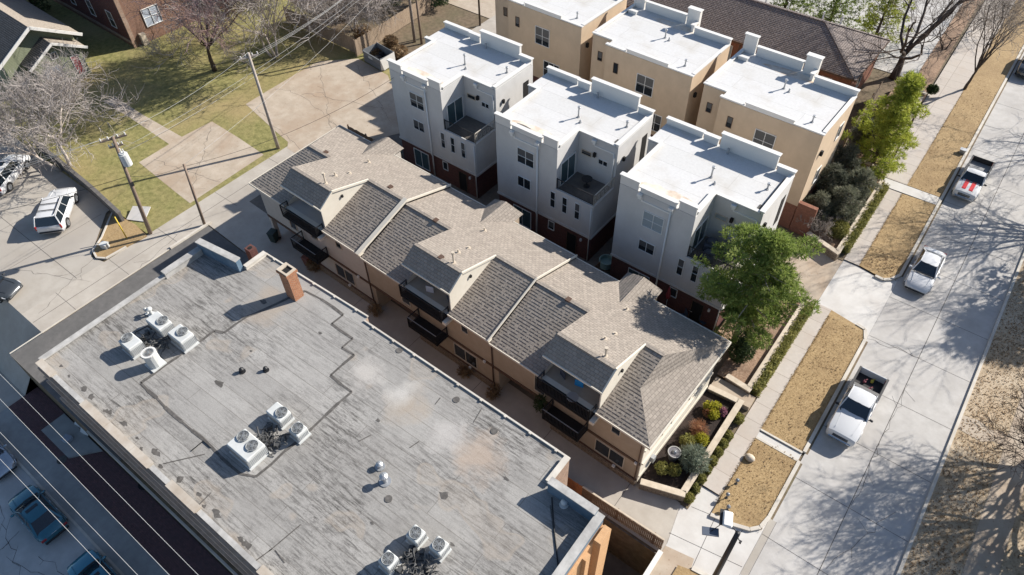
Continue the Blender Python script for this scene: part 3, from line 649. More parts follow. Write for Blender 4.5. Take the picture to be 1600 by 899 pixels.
def roof_vent(px, py, z, h, r, label, style='pipe', rz=0, mat='grey_metal', grp='vents on the flat roof', cap=True):
    p = P(px, py, z); t = thing('roof_vent', p, rz, label, 'vent', grp)
    b = MB(); b.cyl((0, 0), r * 2.6, .004, .05, 12); b.build('flashing', M[mat], t)
    b = MB(); b.cyl((0, 0), r, .05, h, 10); b.build('pipe', M[mat], t)
    if cap:
        b = MB(); b.cyl((0, 0), r * 1.9, h - .02, h + .07, 10); b.cyl((0, 0), r * 1.9, h + .07, h + .16, 10, 0, r * .6); b.build('cap', M[mat], t)
    return t
roof_vent(602, 753, ZR, .55, .12, 'capped metal vent at the centre of the flat roof')
roof_vent(594, 730, ZR, .25, .1, 'short metal vent just behind the capped centre vent')
roof_vent(379, 581, ZR, .2, .075, 'low dark vent inside the tar seam on the left', mat='black_metal')
roof_vent(416, 579, ZR, .18, .07, 'low dark vent inside the tar seam on the right', mat='black_metal')
roof_vent(238, 492, ZR, .5, .09, 'bent white vent behind the slotted fan unit', mat='white_metal')
roof_vent(231, 490, ZR, .35, .06, 'small white pipe left of the bent white vent', mat='white_metal')
roof_vent(881, 789, ZR, .25, .09, 'small white vent in the shade of the east parapet', mat='coping')
# ------------------------------------------------------------------ shared facade pieces
def win(par, x0, x1, z0, z1, y, fr='trim', pane='glass', mv=(), mh=(), t=.045, d=.06, face='S', name='window', sill=False):
    """frame bars proud of the wall and a pane; face S looks to -y, E looks to +x (x0,x1 run along y there)"""
    b = MB(); p = MB()
    def bar(a0, a1, c0, c1, dd=d):
        if face == 'S': b.bx(a0, a1, y - dd, y - .001, c0, c1)
        else: b.bx(y + .001, y + dd, a0, a1, c0, c1)
    bar(x0 - t, x1 + t, z0 - t, z0, d * (1.8 if sill else 1)); bar(x0 - t, x1 + t, z1, z1 + t); bar(x0 - t, x0, z0, z1); bar(x1, x1 + t, z0, z1)
    for m in mv: bar(m - t * .45, m + t * .45, z0, z1, d * .8)
    for m in mh: bar(x0, x1, m - t * .35, m + t * .35, d * .7)
    o = b.build(name, M[fr], par)
    k = .012
    if face == 'S': p.poly([(x0, y - k, z0), (x1, y - k, z0), (x1, y - k, z1), (x0, y - k, z1)])
    else: p.poly([(y + k, x0, z0), (y + k, x1, z0), (y + k, x1, z1), (y + k, x0, z1)])
    p.build('pane', M[pane], o)
    if pane == 'glass' and (int(abs(x0 * 37 + z0 * 53 + par.location.x * 11)) % 5) < 3:
        fz = z1 - (z1 - z0) * (.3 + .14 * (int(abs(x0 * 71 + par.location.x * 5)) % 4)); bq = MB()
        if face == 'S': bq.poly([(x0, y - k - .004, fz), (x1, y - k - .004, fz), (x1, y - k - .004, z1), (x0, y - k - .004, z1)])
        else: bq.poly([(y + k + .004, x0, fz), (y + k + .004, x1, fz), (y + k + .004, x1, z1), (y + k + .004, x0, z1)])
        bq.build('blind', M['blind_dim'], o)
    return o
def railing(par, pts, z, h, mat, name='railing', step=.14, posts=True, top=None, fancy=False):
    b = MB()
    for a, c in zip(pts[:-1], pts[1:]):
        A, B_ = Vector((*a, z)), Vector((*c, z)); L = (B_ - A).length; u = Vector((0, 0, h))
        b.beam(A + u, B_ + u, .06, .05); b.beam(A + Vector((0, 0, .1)), B_ + Vector((0, 0, .1)), .04, .04)
        n = max(2, int(L / step))
        for i in range(1, n):
            m = A.lerp(B_, i / n); b.beam(m + Vector((0, 0, .1)), m + u, .022, .022)
            if fancy and i % 3 == 1:
                ax = (B_ - A).normalized()
                b.tube([m + Vector((0, 0, h * .5)) + ax * .14 * math.cos(t) + Vector((0, 0, .22 * math.sin(t))) for t in np.linspace(0, 2 * math.pi, 9)], .018, 4, caps=False)
        for m in (A, B_): b.beam(m, m + u * 1.05, .07, .07)
    return b.build(name, M[mat], par)
# ------------------------------------------------------------------ the row of three shingled townhouses
ROW_TH = math.atan2(-1.3, 35.2)
ROW_O = Vector((-41.75, 21.45, 0))
ZE, ZRD, SB = 5.42, 7.05, .32
def row_local(px, py, x_off, zo):
    d = ROT @ np.array([px - CX, py - CY, F_PX])
    uy = np.array([-math.sin(ROW_TH), math.cos(ROW_TH), 0]); ux = np.array([math.cos(ROW_TH), math.sin(ROW_TH), 0])
    n = np.array([0, 0, 1.]) + SB * uy; c = np.array([0, 0, CAM_H]); o = np.array(ROW_O)
    t = ((ZRD + zo + SB * 4.4 + SB * (uy @ o)) - n @ c) / (n @ d); p = c + t * d; qv = p - o
    return (qv @ ux - x_off, qv @ uy, p[2] - zo)
def townhouse(x_off, w, zo, hip, label, a=4.1, b=8.1, vents=(), flat_vents=(), wallmat='taupe', furn=0):
    c, s = math.cos(ROW_TH), math.sin(ROW_TH)
    t = thing('townhouse', (ROW_O.x + x_off * c, ROW_O.y + x_off * s, 0), ROW_TH, label, 'townhouse', 'shingled townhouses along the alley')
    Wm = M[wallmat]
    wl = MB()
    x1 = w if hip != 'E' else w - .15
    x0 = 0 if hip != 'W' else .12
    wl.bx(4.7, x1, 0, 8.5, 0, 2.5); wl.bx(x0, 4.7, 1.3, 8.5, 0, 2.5); wl.bx(x0, x1, 0, 8.5, 2.5, ZE + zo - .12)
    if hip != 'W': wl.bx(x0, x0 + .35, 0, 1.3, 0, 2.5)
    else: wl.bx(x0, x0 + .3, 0, .35, 0, 2.5)
    wl.build('wall', Wm, t)
    bd = MB(); bd.bx(x0, x1, -.05, -.002, 2.33, 2.56); bd.bx(4.75, x1, -.09, -.002, 0, .62, 0); bd.build('trim_band', M['brown_trim'], t)
    sb = MB(); sb.bx(4.75, x1, -.16, -.092, 0, .55); sb.build('stone_base', M['stone'], t)
    gd = MB(); gd.bx(x0 + .45, 4.6, 1.24, 1.298, 0.02, 2.2)
    for k in range(4): gd.bx(x0 + .5, 4.55, 1.21, 1.24, .06 + k * .54, .5 + k * .54)
    gd.build('garage_door', M['brown_trim'], t)
    # roof planes
    ze, zr = ZE + zo, ZRD + zo
    zd = zr + SB * (4.4 - 1.2); zb = zr - SB * 4.4
    apx = 1.66 if hip == 'W' else 0; ape = w - 1.95 if hip == 'E' else w
    ov = .28
    r = MB()
    r.poly([(-ov if hip == 'W' else 0, -.35, ze), (a, -.35, ze), (a, 4.4, zr), (apx, 4.4, zr)])
    if hip == 'E':
        p1 = (w - 2.0, 2.1, ze + 2.45 * (zr - ze) / 4.75)
        r.poly([(b, -.35, ze), (w + ov, -.35, ze), p1, (ape, 4.4, zr), (b, 4.4, zr)])
        ne, se, ap = (w + ov, 8.8, zb), (w + ov, -.35, ze), (ape, 4.4, zr)
        r.poly([se, ne, p1]); r.poly([p1, ne, ap])
    else: r.poly([(b, -.35, ze), (w, -.35, ze), (w, 4.4, zr), (b, 4.4, zr)])
    if hip == 'W': r.poly([(-ov, 8.8, zb), (-ov, -.35, ze), (apx, 4.4, zr)])
    r.poly([(apx, 4.4, zr), (ape, 4.4, zr), (w + (ov if hip == 'E' else 0), 8.8, zb), (-ov if hip == 'W' else 0, 8.8, zb)])
    r.poly([(a, 1.2, zd), (b, 1.2, zd), (b, 4.4, zr + .001), (a, 4.4, zr + .001)])
    r.poly([(a - .1, -.08, zd - .86), (b + .12, -.08, zd - .86), (b + .12, 1.2, zd), (a - .1, 1.2, zd)])
    # little back gable
    gc, gw = 4.8, 1.35; zg = zb + .66; yg = 4.4 + (zr - zg) / SB
    r.poly([(gc - gw, 8.8, zb), (gc - gw, 9.9, zb), (gc, 9.6, zg), (gc, yg, zg)])
    r.poly([(gc + gw, 9.9, zb), (gc + gw, 8.8, zb), (gc, yg, zg), (gc, 9.6, zg)])
    r.poly([(gc - gw, 9.9, zb), (gc + gw, 9.9, zb), (gc, 9.6, zg)])
    ro = r.build('roof', M['sh_row'], t)
    bw = MB(); bw.bx(gc - gw + .15, gc + gw - .15, 8.4, 9.6, 0, zb - .1); bw.build('rear_bay', Wm, t)
    f = MB()
    fx0, fx1 = (-ov if hip == 'W' else 0), (w + (ov if hip == 'E' else 0))
    f.bx(fx0, a, -.40, -.35, ze - .14, ze + .015); f.bx(b, fx1, -.40, -.35, ze - .14, ze + .015)
    f.bx(fx0, fx1, 8.8, 8.86, zb - .16, zb + .02); f.bx(a - .1, b + .12, -.14, -.08, zd - .98, zd - .845)
    f.poly([(fx0, -.35, ze - .1), (fx0, 0, ze - .1), (fx1, 0, ze - .1), (fx1, -.35, ze - .1)])
    if hip == 'W': f.beam((-ov - .03, -.4, ze - .05), (-ov - .03, 8.85, zb - .05), .06, .16)
    if hip == 'E': f.beam((w + ov + .03, -.4, ze - .06), (w + ov + .03, 8.85, zb - .06), .07, .18)
    else:
        f.beam((w - .02, 4.4, zr + .02), (w - .02, 8.85, zb + .02), .06, .18)
    f.build('fascia', M['tan_trim'] if 0 else M['cream'], t)
    if hip == 'W':
        k = MB(); k.beam((w - .12, -.5, ze + .1), (w - .12, 4.5, zr + .12), .32, .18); k.build('party_parapet', M['cream'], t)
    elif hip == '':
        k = MB(); k.beam((w - .03, -.45, ze + .07), (w - .03, 4.45, zr + .08), .09, .12); k.build('party_parapet', M['cream'], t)
    for p_, q_ in (((apx if hip == 'W' else 0, 4.4, zr + .01), (a, 4.4, zr + .01)), ((b, 4.4, zr + .01), (ape, 4.4, zr + .01)), ((a, 1.2, zd + .01), (b, 1.2, zd + .01))):
        rg = MB(); rg.beam(p_, q_, .24, .05); rg.build('ridge_cap', M['sh_row'], t)
    # dormer walls
    d = MB()
    d.bx(a + .1, b - .05, .95, 1.05, 4.9 + zo, zd - .2)
    for xx in (a + .02, b - .04):
        d.add([(xx, -.05 if xx > a + 1 else .95, ze - .15), (xx + .08, -.05 if xx > a + 1 else .95, ze - .15), (xx, -.02 if xx > a + 1 else .95, zd - .9), (xx + .08, -.02 if xx > a + 1 else .95, zd - .9), (xx, 1.2, zd - .05), (xx + .08, 1.2, zd - .05), (xx, 4.35, zr - .02), (xx + .08, 4.35, zr - .02)],
              [(0, 2, 4, 6), (1, 7, 5, 3), (0, 1, 3, 2), (2, 3, 5, 4), (4, 5, 7, 6), (0, 6, 7, 1)])
    d.bx(b - .12, b + .18, -.8, .05, 4.75 + zo, 5.0 + zo)
    d.build('dormer_wall', M['cream'], t)
    lw = MB(); lw.poly([(a + .01, -.35, 4.9 + zo), (a + .01, .95, 4.9 + zo), (a + .01, .95, ze + .45), (a + .01, -.35, ze)]); lw.build('dormer_cheek', M['cream'], t)
    sc = MB(); sc.box((b + .1, 1.9, zr + .1), (.12, .14, .2), 0); sc.build('wall_light', M['dark'], t)
    rk = MB(); rk.beam((b + .08, 1.15, zd - .05), (b + .08, 4.4, zr - .03), .1, .16); rk.beam((b + .08, -.1, zd - .93), (b + .08, 1.2, zd - .05), .1, .14); rk.build('rake_board', M['cream'], t)
    cx = (a + b) / 2 - .35
    win(t, cx - .75, cx + .05, 5.1 + zo, 7.0 + zo, .95, 'tan_trim', 'blind', mv=(cx - .35,)); win(t, cx - 1.2, cx - .82, 5.1 + zo, 7.0 + zo, .95, 'brown_trim', 'glass', name='door')
    # balconies
    for (bx0, bx1, by, bz, hh) in ((a + .0, b - .15, -.75, 4.82 + zo, .95), (a + .75, b - .55, -1.15, 2.62, .85)):
        fl = MB(); fl.bx(bx0, bx1, by, .94 if bz > 4 else -.06, bz - .14, bz); o = fl.build('balcony', M['dark'], t)
        railing(o, [(bx0 + .03, -.1), (bx0 + .03, by + .03), (bx1 - .03, by + .03), (bx1 - .03, -.1)], bz, hh, 'black_metal', step=.10)
        tr = MB(); tr.beam((bx0, by + .03, bz + hh + .03), (bx1, by + .03, bz + hh + .03), .05, .03); tr.build('handrail', M['grey_metal'] if bz < 4 else M['black_metal'], o)
    # facade openings
    win(t, 9.0, 9.55, 4.1 + zo, 4.95 + zo, 0, 'tan_trim', 'glass')
    win(t, 8.1, 10.1, .85, 2.1, 0, 'tan_trim', 'glass', mv=(9.1,))
    win(t, 3.35, 4.1, 3.0, 4.75, 0, 'tan_trim', 'glass')
    win(t, 5.9, 6.5, 3.5, 4.5, 0, 'tan_trim', 'glass')
    lt = MB(); lt.box((10.9, -.1, 2.45), (.16, .12, .2)); lt.box((9.6, -.2, .75), (.18, .14, .16)); lt.build('wall_light', M['coping'], t)
    dn = MB(); dn.tube([(x1 - .12, -.06, ze - .15), (x1 - .12, -.06, .05)], .05, 6); dn.build('downspout', M['brown_trim'], t)
    if hip == 'E':
        e = MB()
        for z, dd in ((ZE + zo - .5, .2), (3.9, .12), (2.45, .16), (.9, .1)): e.bx(x1 + .002, x1 + dd, .05, 8.4, z, z + .14)
        e.build('side_ledge', M['cream'], t)
        ce = MB(); ce.bx(x1 - .02, x1 + .05, .003, 8.49, 0.001, ZE + zo - .14); ce.build('side_wall', M['cream'], t)
        win(t, 2.2, 3.2, 3.0, 4.3, x1 + .05, 'cream', 'glass', face='E'); win(t, 5.4, 6.4, 3.0, 4.3, x1 + .05, 'cream', 'glass', face='E')
        ac = MB(); ac.bx(x1 + .06, x1 + .3, 1.2, 1.5, 1.2, 1.7); ac.build('meter_box', M['grey_metal'], t)
    for (px, py, h) in vents:
        lx, ly, lz = row_local(px, py, x_off, zo); lz += zo
        v = MB(); v.cyl((lx, ly), .16, lz - .06, lz + .06, 10); v.cyl((lx, ly), .06, lz, lz + h, 8)
        if h > .5: v.cyl((lx, ly), .11, lz + h - .1, lz + h + .05, 8)
        v.build('roof_vent', M['tan_trim'], t)
    for (px, py) in flat_vents:
        lx, ly, lz = row_local(px, py, x_off, zo); lz += zo
        v = MB(); v.box((lx, ly, lz + .05), (.3, .34, .12)); v.build('box_vent', M['brown_trim'], t)
    return t
townhouse(0, 12.2, .28, 'W', 'west end townhouse of the row with thick cream parapet beside its roof', 4.0, 8.2, ((509, 287, .9), (524, 275, .35), (546, 271, .15), (576, 254, .3)), ((509, 239), (610, 293)), 'greige')
townhouse(12.2, 11.7, .08, '', 'middle townhouse of the shingled row', 4.2, 8.2, ((709, 411, .9), (716, 395, .3), (732, 388, .15), (757, 361, .3)), ((689, 403), (681, 345)))
townhouse(23.9, 11.3, -.1, 'E', 'street end townhouse of the row with a hipped roof and cream side wall', 4.05, 8.0, ((946, 557, .75), (945, 530, .25), (961, 522, .15), (979, 484, .25)), ((888, 469),))
# balcony furniture and clutter
def balcony_chair(loc, rz, mat, label):
    t = thing('balcony_chair', loc, rz, label, 'chair')
    s = MB(); s.box((0, 0, .42), (.55, .5, .06), 0, 0, .02); s.build('seat', M[mat], t)
    s = MB(); s.box((0, .26, .72), (.55, .06, .56), 0, 0, .02); s.build('backrest', M[mat], t)
    for sx in (-1, 1):
        for sy in (-1, 1):
            l = MB(); l.beam((sx * .23, sy * .2, 0), (sx * .22, sy * .19, .4), .05, .05); l.build('leg', M['black_metal'], t)
    return t
def on_row(lx, ly, z):
    c, s = math.cos(ROW_TH), math.sin(ROW_TH); return (ROW_O.x + lx * c - ly * s, ROW_O.y + lx * s + ly * c, z)
M['cushion_pale'] = plain('pale_cushion', (.50, .52, .55), .8); M['cushion_blue'] = plain('blue_cushion', (.02, .25, .55), .7); M['cushion_dark'] = plain('dark_cushion', (.05, .06, .08), .8)
balcony_chair(on_row(12.2 + 6.0, .15, 4.91), .3, 'cushion_pale', 'pale cushioned chair on the middle upper balcony')
balcony_chair(on_row(12.2 + 7.2, .4, 4.91), -.6, 'cushion_dark', 'dark chair by the rail of the middle upper balcony')
balcony_chair(on_row(23.9 + 6.2, .35, 4.73), .2, 'cushion_blue', 'bright blue chair on the street end balcony')
balcony_chair(on_row(23.9 + 4.9, .3, 4.73), -.4, 'cushion_dark', 'dark chair left of the blue balcony chair')
tb = thing('side_table', on_row(23.9 + 6.3, -.25, 4.73), .2, 'small grey slatted table on the street end balcony', 'table')
b = MB(); b.cyl((0, 0), .36, .45, .5, 14); b.build('tabletop', M['grey_metal'], tb)
for k in range(3):
    l = MB(); l.beam((.26 * math.cos(k * 2.1), .26 * math.sin(k * 2.1), 0), (.2 * math.cos(k * 2.1), .2 * math.sin(k * 2.1), .45), .04, .04); l.build('leg', M['black_metal'], tb)
# ------------------------------------------------------------------ white stucco houses (front row) and tan houses (back row)
def roof_pipe(par, lx, ly, z, h, hook=True, mat='grey_metal'):
    v = MB(); v.cyl((lx, ly), .12, z + .003, z + .05, 10); v.tube([(lx, ly, z), (lx, ly, z + h * .75), (lx + .05, ly, z + h), ] + ([(lx + .12, ly - .04, z + h + .02)] if hook else []), .06, 7)
    if hook: v.cyl((lx, ly), .1, z + h - .05, z + h + .1, 8)
    return v.build('roof_vent', M[mat], par)
def white_house(loc, rz, label, furn):
    t = thing('stucco_house', loc, rz, label, 'house', 'white stucco houses behind the townhouses')
    W, D, RX, RY, ZT, ZF = 9.05, 7.6, 5.7, 2.75, 9.3, 5.65
    br = MB(); br.prism([(0.06, .06), (W - .06, .06), (W - .06, D - .06), (.06, D - .06)], 0, 2.5, bottom=False); br.build('brick_base', M['brick_dark'], t)
    up = MB()
    up.prism([(0, 0), (RX, 0), (RX, RY), (W, RY), (W, D), (-.95, D + .5), (-.95, 5.3), (0, 5.3)], 2.5, ZT - .02)
    up.prism([(RX + .003, 0), (W, 0), (W, RY - .003), (RX + .003, RY - .003)], 2.5, ZF)
    up.build('wall', M['stucco'], t)
    bl = MB(); bl.bx(-.05, W + .05, -.06, -.002, 2.44, 2.62); bl.bx(W + .002, W + .06, -.06, D, 2.44, 2.62); bl.build('base_ledge', M['stucco'], t)
    r = MB(); r.poly([(p[0], p[1], ZT) for p in [(0, 0), (RX, 0), (RX, RY), (W, RY), (W, D), (-.95, D + .5), (-.95, 5.3), (0, 5.3)]])
    ro = r.build('roof', M['white_roof'], t)
    random.seed(int(loc[0] * 10)); st = MB(); n = 22
    st.poly([(3.1 + 2.2 * (1 + .18 * random.uniform(-1, 1)) * math.cos(2 * math.pi * k / n), .85 + .5 * (1 + .3 * random.uniform(-1, 1)) * math.sin(2 * math.pi * k / n), ZT + .004) for k in range(n)])
    st.build('dried_stain', M['roof_stain'], ro)
    if furn != 2:
        st = MB(); st.poly([(2.0 + .7 * (1 + .3 * random.uniform(-1, 1)) * math.cos(2 * math.pi * k / n), .75 + .22 * math.sin(2 * math.pi * k / n), ZT + .008) for k in range(n)]); st.build('dried_stain', M['tar'] if furn == 1 else M['roof_stain'], ro)
    def par(x0, x1, y0, y1, h):
        p = MB(); p.bx(x0, x1, y0, y1, ZT + .004, ZT + h); o = p.build('parapet', M['coping'], t)
        c = MB(); c.bx(min(x0, x1) - .07, max(x0, x1) + .07, min(y0, y1) - .07, max(y0, y1) + .07, ZT + h, ZT + h + .09); c.build('coping', M['coping'], o)
    par(.0, 1.42, .0, .22, .70); par(1.58, 4.28, .0, .22, .38); par(4.45, RX - .02, .0, .22, .70)
    par(RX - .24, RX, .32, RY, .18); par(RX + .1, W - .3, RY, RY + .14, .06)
    par(0, .14, .4, 5.2, .10); par(-.93, .0, 5.32, 5.5, .08)
    par(W - .22, W, RY, D - .3, .22)
    par(-.93, 2.0, D + .24, D + .46, .45); par(2.2, 3.3, D + .02, D + .24, .55); par(3.5, 7.7, D - .05, D + .2, 1.15); par(7.85, W, D - .24, D - .02, .5)
    gp = MB(); gp.bx(W - .46, W - .28, RY + .2, D - .5, ZT + .003, ZT + .02); gp.bx(W - .62, W - .28, RY + .25, RY + .85, ZT + .021, ZT + .04); gp.build('gutter_line', M['tar'], t)  # gutter line, plus a dark rectangle painted in as shadow
    # scupper panel, leader heads, downspouts
    sp = MB(); sp.bx(1.75, 4.1, -.05, -.002, 8.62, 8.74); sp.bx(1.72, 1.84, -.05, -.002, 8.74, 9.0); sp.bx(4.02, 4.14, -.05, -.002, 8.74, 9.0); sp.build('scupper_trim', M['trim'], t)
    lh = MB(); lh.box((1.65, -.13, 9.16), (.34, .24, .2)); lh.box((1.65, -.09, 8.95), (.22, .16, .24)); lh.build('leader_head', M['trim'], t)
    lh = MB(); lh.box((4.0, -.13, 9.16), (.34, .24, .2)); lh.tube([(4.0, -.1, 9.1), (4.0, -.1, 2.75), (4.0, -.16, 2.55), (3.98, -.05, 2.3), (3.98, -.05, .12)], .065, 7); lh.build('downspout', M['trim'], t)
    lh = MB(); lh.box((7.1, RY - .13, 9.16), (.34, .24, .2)); lh.box((7.1, RY - .09, 8.95), (.2, .15, .24)); lh.bx(7.1, 8.8, RY - .05, RY - .002, 8.62, 8.72); lh.tube([(8.8, RY - .05, 8.66), (8.8, RY - .05, ZF)], .05, 6); lh.build('leader_head', M['trim'], t)
    lh = MB(); lh.tube([(W - .12, -.06, 5.5), (W - .12, -.06, 2.7), (W - .14, -.02, 2.5), (W - .14, -.02, .1)], .045, 6); lh.build('downspout', M['trim'], t)
    # windows
    a = 'blind' if furn == 2 else 'glass'
    win(t, 2.1, 3.6, 6.65, 7.95, 0, 'trim', a, mv=(2.85,), mh=(7.3,)); win(t, 2.1, 3.3, 4.38, 5.3, 0, 'trim', 'glass', mv=(2.68,))
    for x in (5.25, 6.35, 7.5): win(t, x, x + .4, 3.82, 5.3, 0, 'trim', 'glass', mh=(4.58,), t=.04)
    win(t, 1.6, 3.3, .25, 2.0, .06, 'trim', 'glass_blue', mv=(2.45,), name='sliding_door')
    win(t, 5.1, 5.6, 1.4, 2.2, .06, 'trim', 'glass'); win(t, 6.9, 7.75, .05, 2.0, .06, 'brown_trim', 'dark', name='door')
    pl = MB(); pl.box((8.2, -.02, 1.9), (.14, .14, .22)); pl.build('wall_light', M['coping'], t)
    # terrace
    fl = MB(); fl.bx(RX + .05, W - .05, .05, RY - .05, ZF, ZF + .03); fl.build('terrace_floor', M['deck'], t)
    cb = MB(); cb.bx(RX - .06, W + .04, -.05, .1, ZF - .02, ZF + .1); cb.bx(W - .12, W + .04, .1, RY - .01, ZF - .02, ZF + .1); cb.build('terrace_curb', M['stucco'], t)
    railing(t, [(RX + .06, .05), (W - .04, .05)], ZF + .08, .95, 'black_metal', 'railing', .11)
    railing(t, [(W - .04, .05), (W - .04, RY - .05)], ZF + .08, .95, 'iron_pale', 'railing', .16, fancy=True)
    win(t, .55, 2.35, ZF + .05, ZF + 2.05, RX, 'trim', 'glass_blue', mv=(1.45,), face='E', name='sliding_door')
    win(t, 6.05, 6.85, 7.55, 7.9, RY, 'tan_trim', 'blind' if furn == 2 else 'glass', t=.04); win(t, 7.55, 8.3, 7.3, 7.7, RY, 'trim', 'glass', mv=(7.93,), t=.04)
    lg = MB(); lg.box((7.2, RY - .12, 7.95), (.2, .2, .34)); lg.build('wall_lantern', M['dark'], t)
    for y_, z0_, z1_ in ((6.3, 5.8, 8.2), (5.2, .2, 2.2)):
        dr = MB(); dr.bx(W + .005, W + .03, y_, y_ + .7, z0_, z1_); dr.build('side_door', M['dark'], t)
    sl = MB(); sl.box((W + .1, 3.6, 7.9), (.16, .18, .34)); sl.build('wall_lantern', M['dark'], t)
    roof_pipe(t, 4.6, 4.2, ZT, .85); roof_pipe(t, 5.1, 3.7, ZT, .25, False); roof_pipe(t, 8.15, 5.3, ZT, .45)
    b = MB(); b.cyl((4.3, D - .35), .09, ZT + .003, ZT + .45, 8); b.build('roof_drain', M['grey_metal'], t)
    return t
M['iron_pale'] = plain('painted_ironwork', (.46, .42, .36), .6)
white_house((-40.2, 35.25, 0), R_(-1.2), 'white stucco house farthest left, beside the concrete pad', 0)
white_house((-28.45, 34.45, 0), R_(-.8), 'white stucco house in the middle with a table on its terrace', 1)
white_house((-17.25, 33.85, 0), R_(-.8), 'white stucco house nearest the street with covered furniture on its terrace', 2)
def tan_house(loc, rz, label, W=8.3, D=6.4, pylons=True, ell=2.0, extra=False):
    t = thing('tan_house', loc, rz, label, 'house', 'tan stucco houses in the back row')
    ZT = 9.2
    fp = [(0, 0), (W, 0), (W, D), (W - 3.6, D), (W - 3.6, D + 1.2), (-ell, D + 1.2), (-ell, .9), (0, .9)]
    u = MB(); u.prism(fp, 2.5, ZT - .02); u.build('wall', M['tan_stucco'], t)
    br = MB(); br.prism([(.06, .06), (W - .06, .06), (W - .06, D - .06), (-ell + .06, D), (-ell + .06, .96), (.06, .96)], 0, 2.5, bottom=False); br.build('brick_base', M['brick_dark'] if not extra else M['brick_soft'], t)
    if extra:
        e = MB(); e.bx(W + .003, W + 1.5, -.02, .35, 0, 2.9); e.build('garden_wall', M['brick_soft'], t)
    r = MB(); r.poly([(p[0], p[1], ZT) for p in fp]); ro = r.build('roof', M['white_roof'], t)
    def par(x0, x1, y0, y1, h):
        p = MB(); p.bx(x0, x1, y0, y1, ZT + .004, ZT + h); o = p.build('parapet', M['coping'], t)
        c = MB(); c.bx(x0 - .07, x1 + .07, y0 - .07, y1 + .07, ZT + h, ZT + h + .09); c.build('coping', M['coping'], o)
    par(.0, 1.9, 0, .18, .08); par(2.05, W - 2.3, 0, .18, .32); par(W - 2.15, W, 0, .18, .06)
    par(-ell, -.02, .9, 1.05, .08); par(W - .16, W, .3, D - .3, .10); par(-ell, -ell + .15, 1.2, D + 1.0, .10); par(-ell + .3, -ell + 1.1, D - .4, D - .2, .25)
    par(W - 3.4, W, D - .22, D, .55)
    if pylons:
        par(-ell, -ell + 1.1, D + .95, D + 1.2, 1.5); par(-ell + 1.25, W - 4.9, D + .95, D + 1.15, .75); par(W - 4.75, W - 3.6, D + .8, D + 1.2, 1.5); par(W - 3.85, W - 3.62, D + .05, D + .7, .55)
        s = MB(); n = 18; random.seed(7 + int(W))
        s.poly([(W * .35 + 2.2 * (1 + .2 * random.uniform(-1, 1)) * math.cos(2 * math.pi * k / n), D + .1 + .5 * math.sin(2 * math.pi * k / n), ZT + .004) for k in range(n)]); s.build('dried_stain', M['roof_stain'], ro)
    gp = MB(); gp.bx(W - .34, W - .26, .5, D - .5, ZT + .003, ZT + .02); gp.build('gutter_line', M['tar'], t)
    win(t, 3.35, 4.95, 6.1, 7.75, 0, 'trim', 'glass', mv=(4.15,), mh=(6.95,)); win(t, .95, 1.35, 7.0, 7.9, 0, 'brown_trim', 'glass', t=.03); win(t, -1.3, -.9, 7.0, 7.8, .9, 'brown_trim', 'glass', t=.03)
    win(t, 4.4, 6.2, 3.0, 4.6, 0, 'trim', 'glass', mv=(5.0, 5.6), mh=(3.8,))
    lg = MB(); lg.box((W + .12, .9, 7.2), (.2, .24, .4)); lg.build('wall_lantern', M['dark'], t)
    roof_pipe(t, 3.3, 4.1, ZT, .75); roof_pipe(t, 3.8, 3.9, ZT, .3, False); roof_pipe(t, W - 1.35, 1.15, ZT, .5)
    for y, z0, z1 in ((2.2, 3.4, 4.7), (4.4, 6.3, 7.6)):
        if extra: win(t, y, y + .8, z0, z1, W, 'trim', 'glass', face='E')
    return t
M['brick_soft'] = bricky('soft_red_brick', (.30, .125, .08), (.25, .10, .065), (.24, .15, .11), .24, .085, .01)
tan_house((-39.7, 50.6, 0), R_(-2.5), 'tan stucco house at the top edge, farthest left of the back row', 8.5, 7.2, True, 2.4)
tan_house((-27.85, 48.95, 0), R_(-2.0), 'middle tan stucco house with a stained roof and two parapet pylons')
tan_house((-16.45, 47.35, 0), R_(-1.5), 'tan stucco house beside the bright pine and the street', 8.2, 6.4, True, 1.9, True)
# terrace furniture
tb = thing('terrace_table', (-22.0 + .9, 36.0, 5.69), .1, 'small dark pedestal table on the middle terrace', 'table')
b = MB(); b.cyl((0, 0), .42, .7, .74, 16); b.build('tabletop', M['black_metal'], tb); b = MB(); b.cyl((0, 0), .05, 0, .7, 8); b.cyl((0, 0), .25, 0, .04, 12); b.build('leg', M['black_metal'], tb)
for (dx, dy, sx, sy, sz, lb) in ((-10.6, 35.3, .9, .8, 1.0, 'black covered chair at the back of the street side terrace'), (-9.5, 35.6, 1.1, .8, .95, 'black covered grill beside the covered chair'), (-10.3, 34.4, .8, .75, .8, 'low black covered seat near the terrace rail')):
    c = MB(); c.box((0, 0, sz * .35), (sx, sy, sz * .7), .2, 0, .08); c.box((.05, .08, sz * .8), (sx * .8, sy * .6, sz * .42), .2, 0, .1)
    o = c.build('covered_furniture', M['cushion_dark']); o.location = (dx, dy, 5.68); tag(o, lb, 'furniture cover', 'covered furniture on the street side terrace')
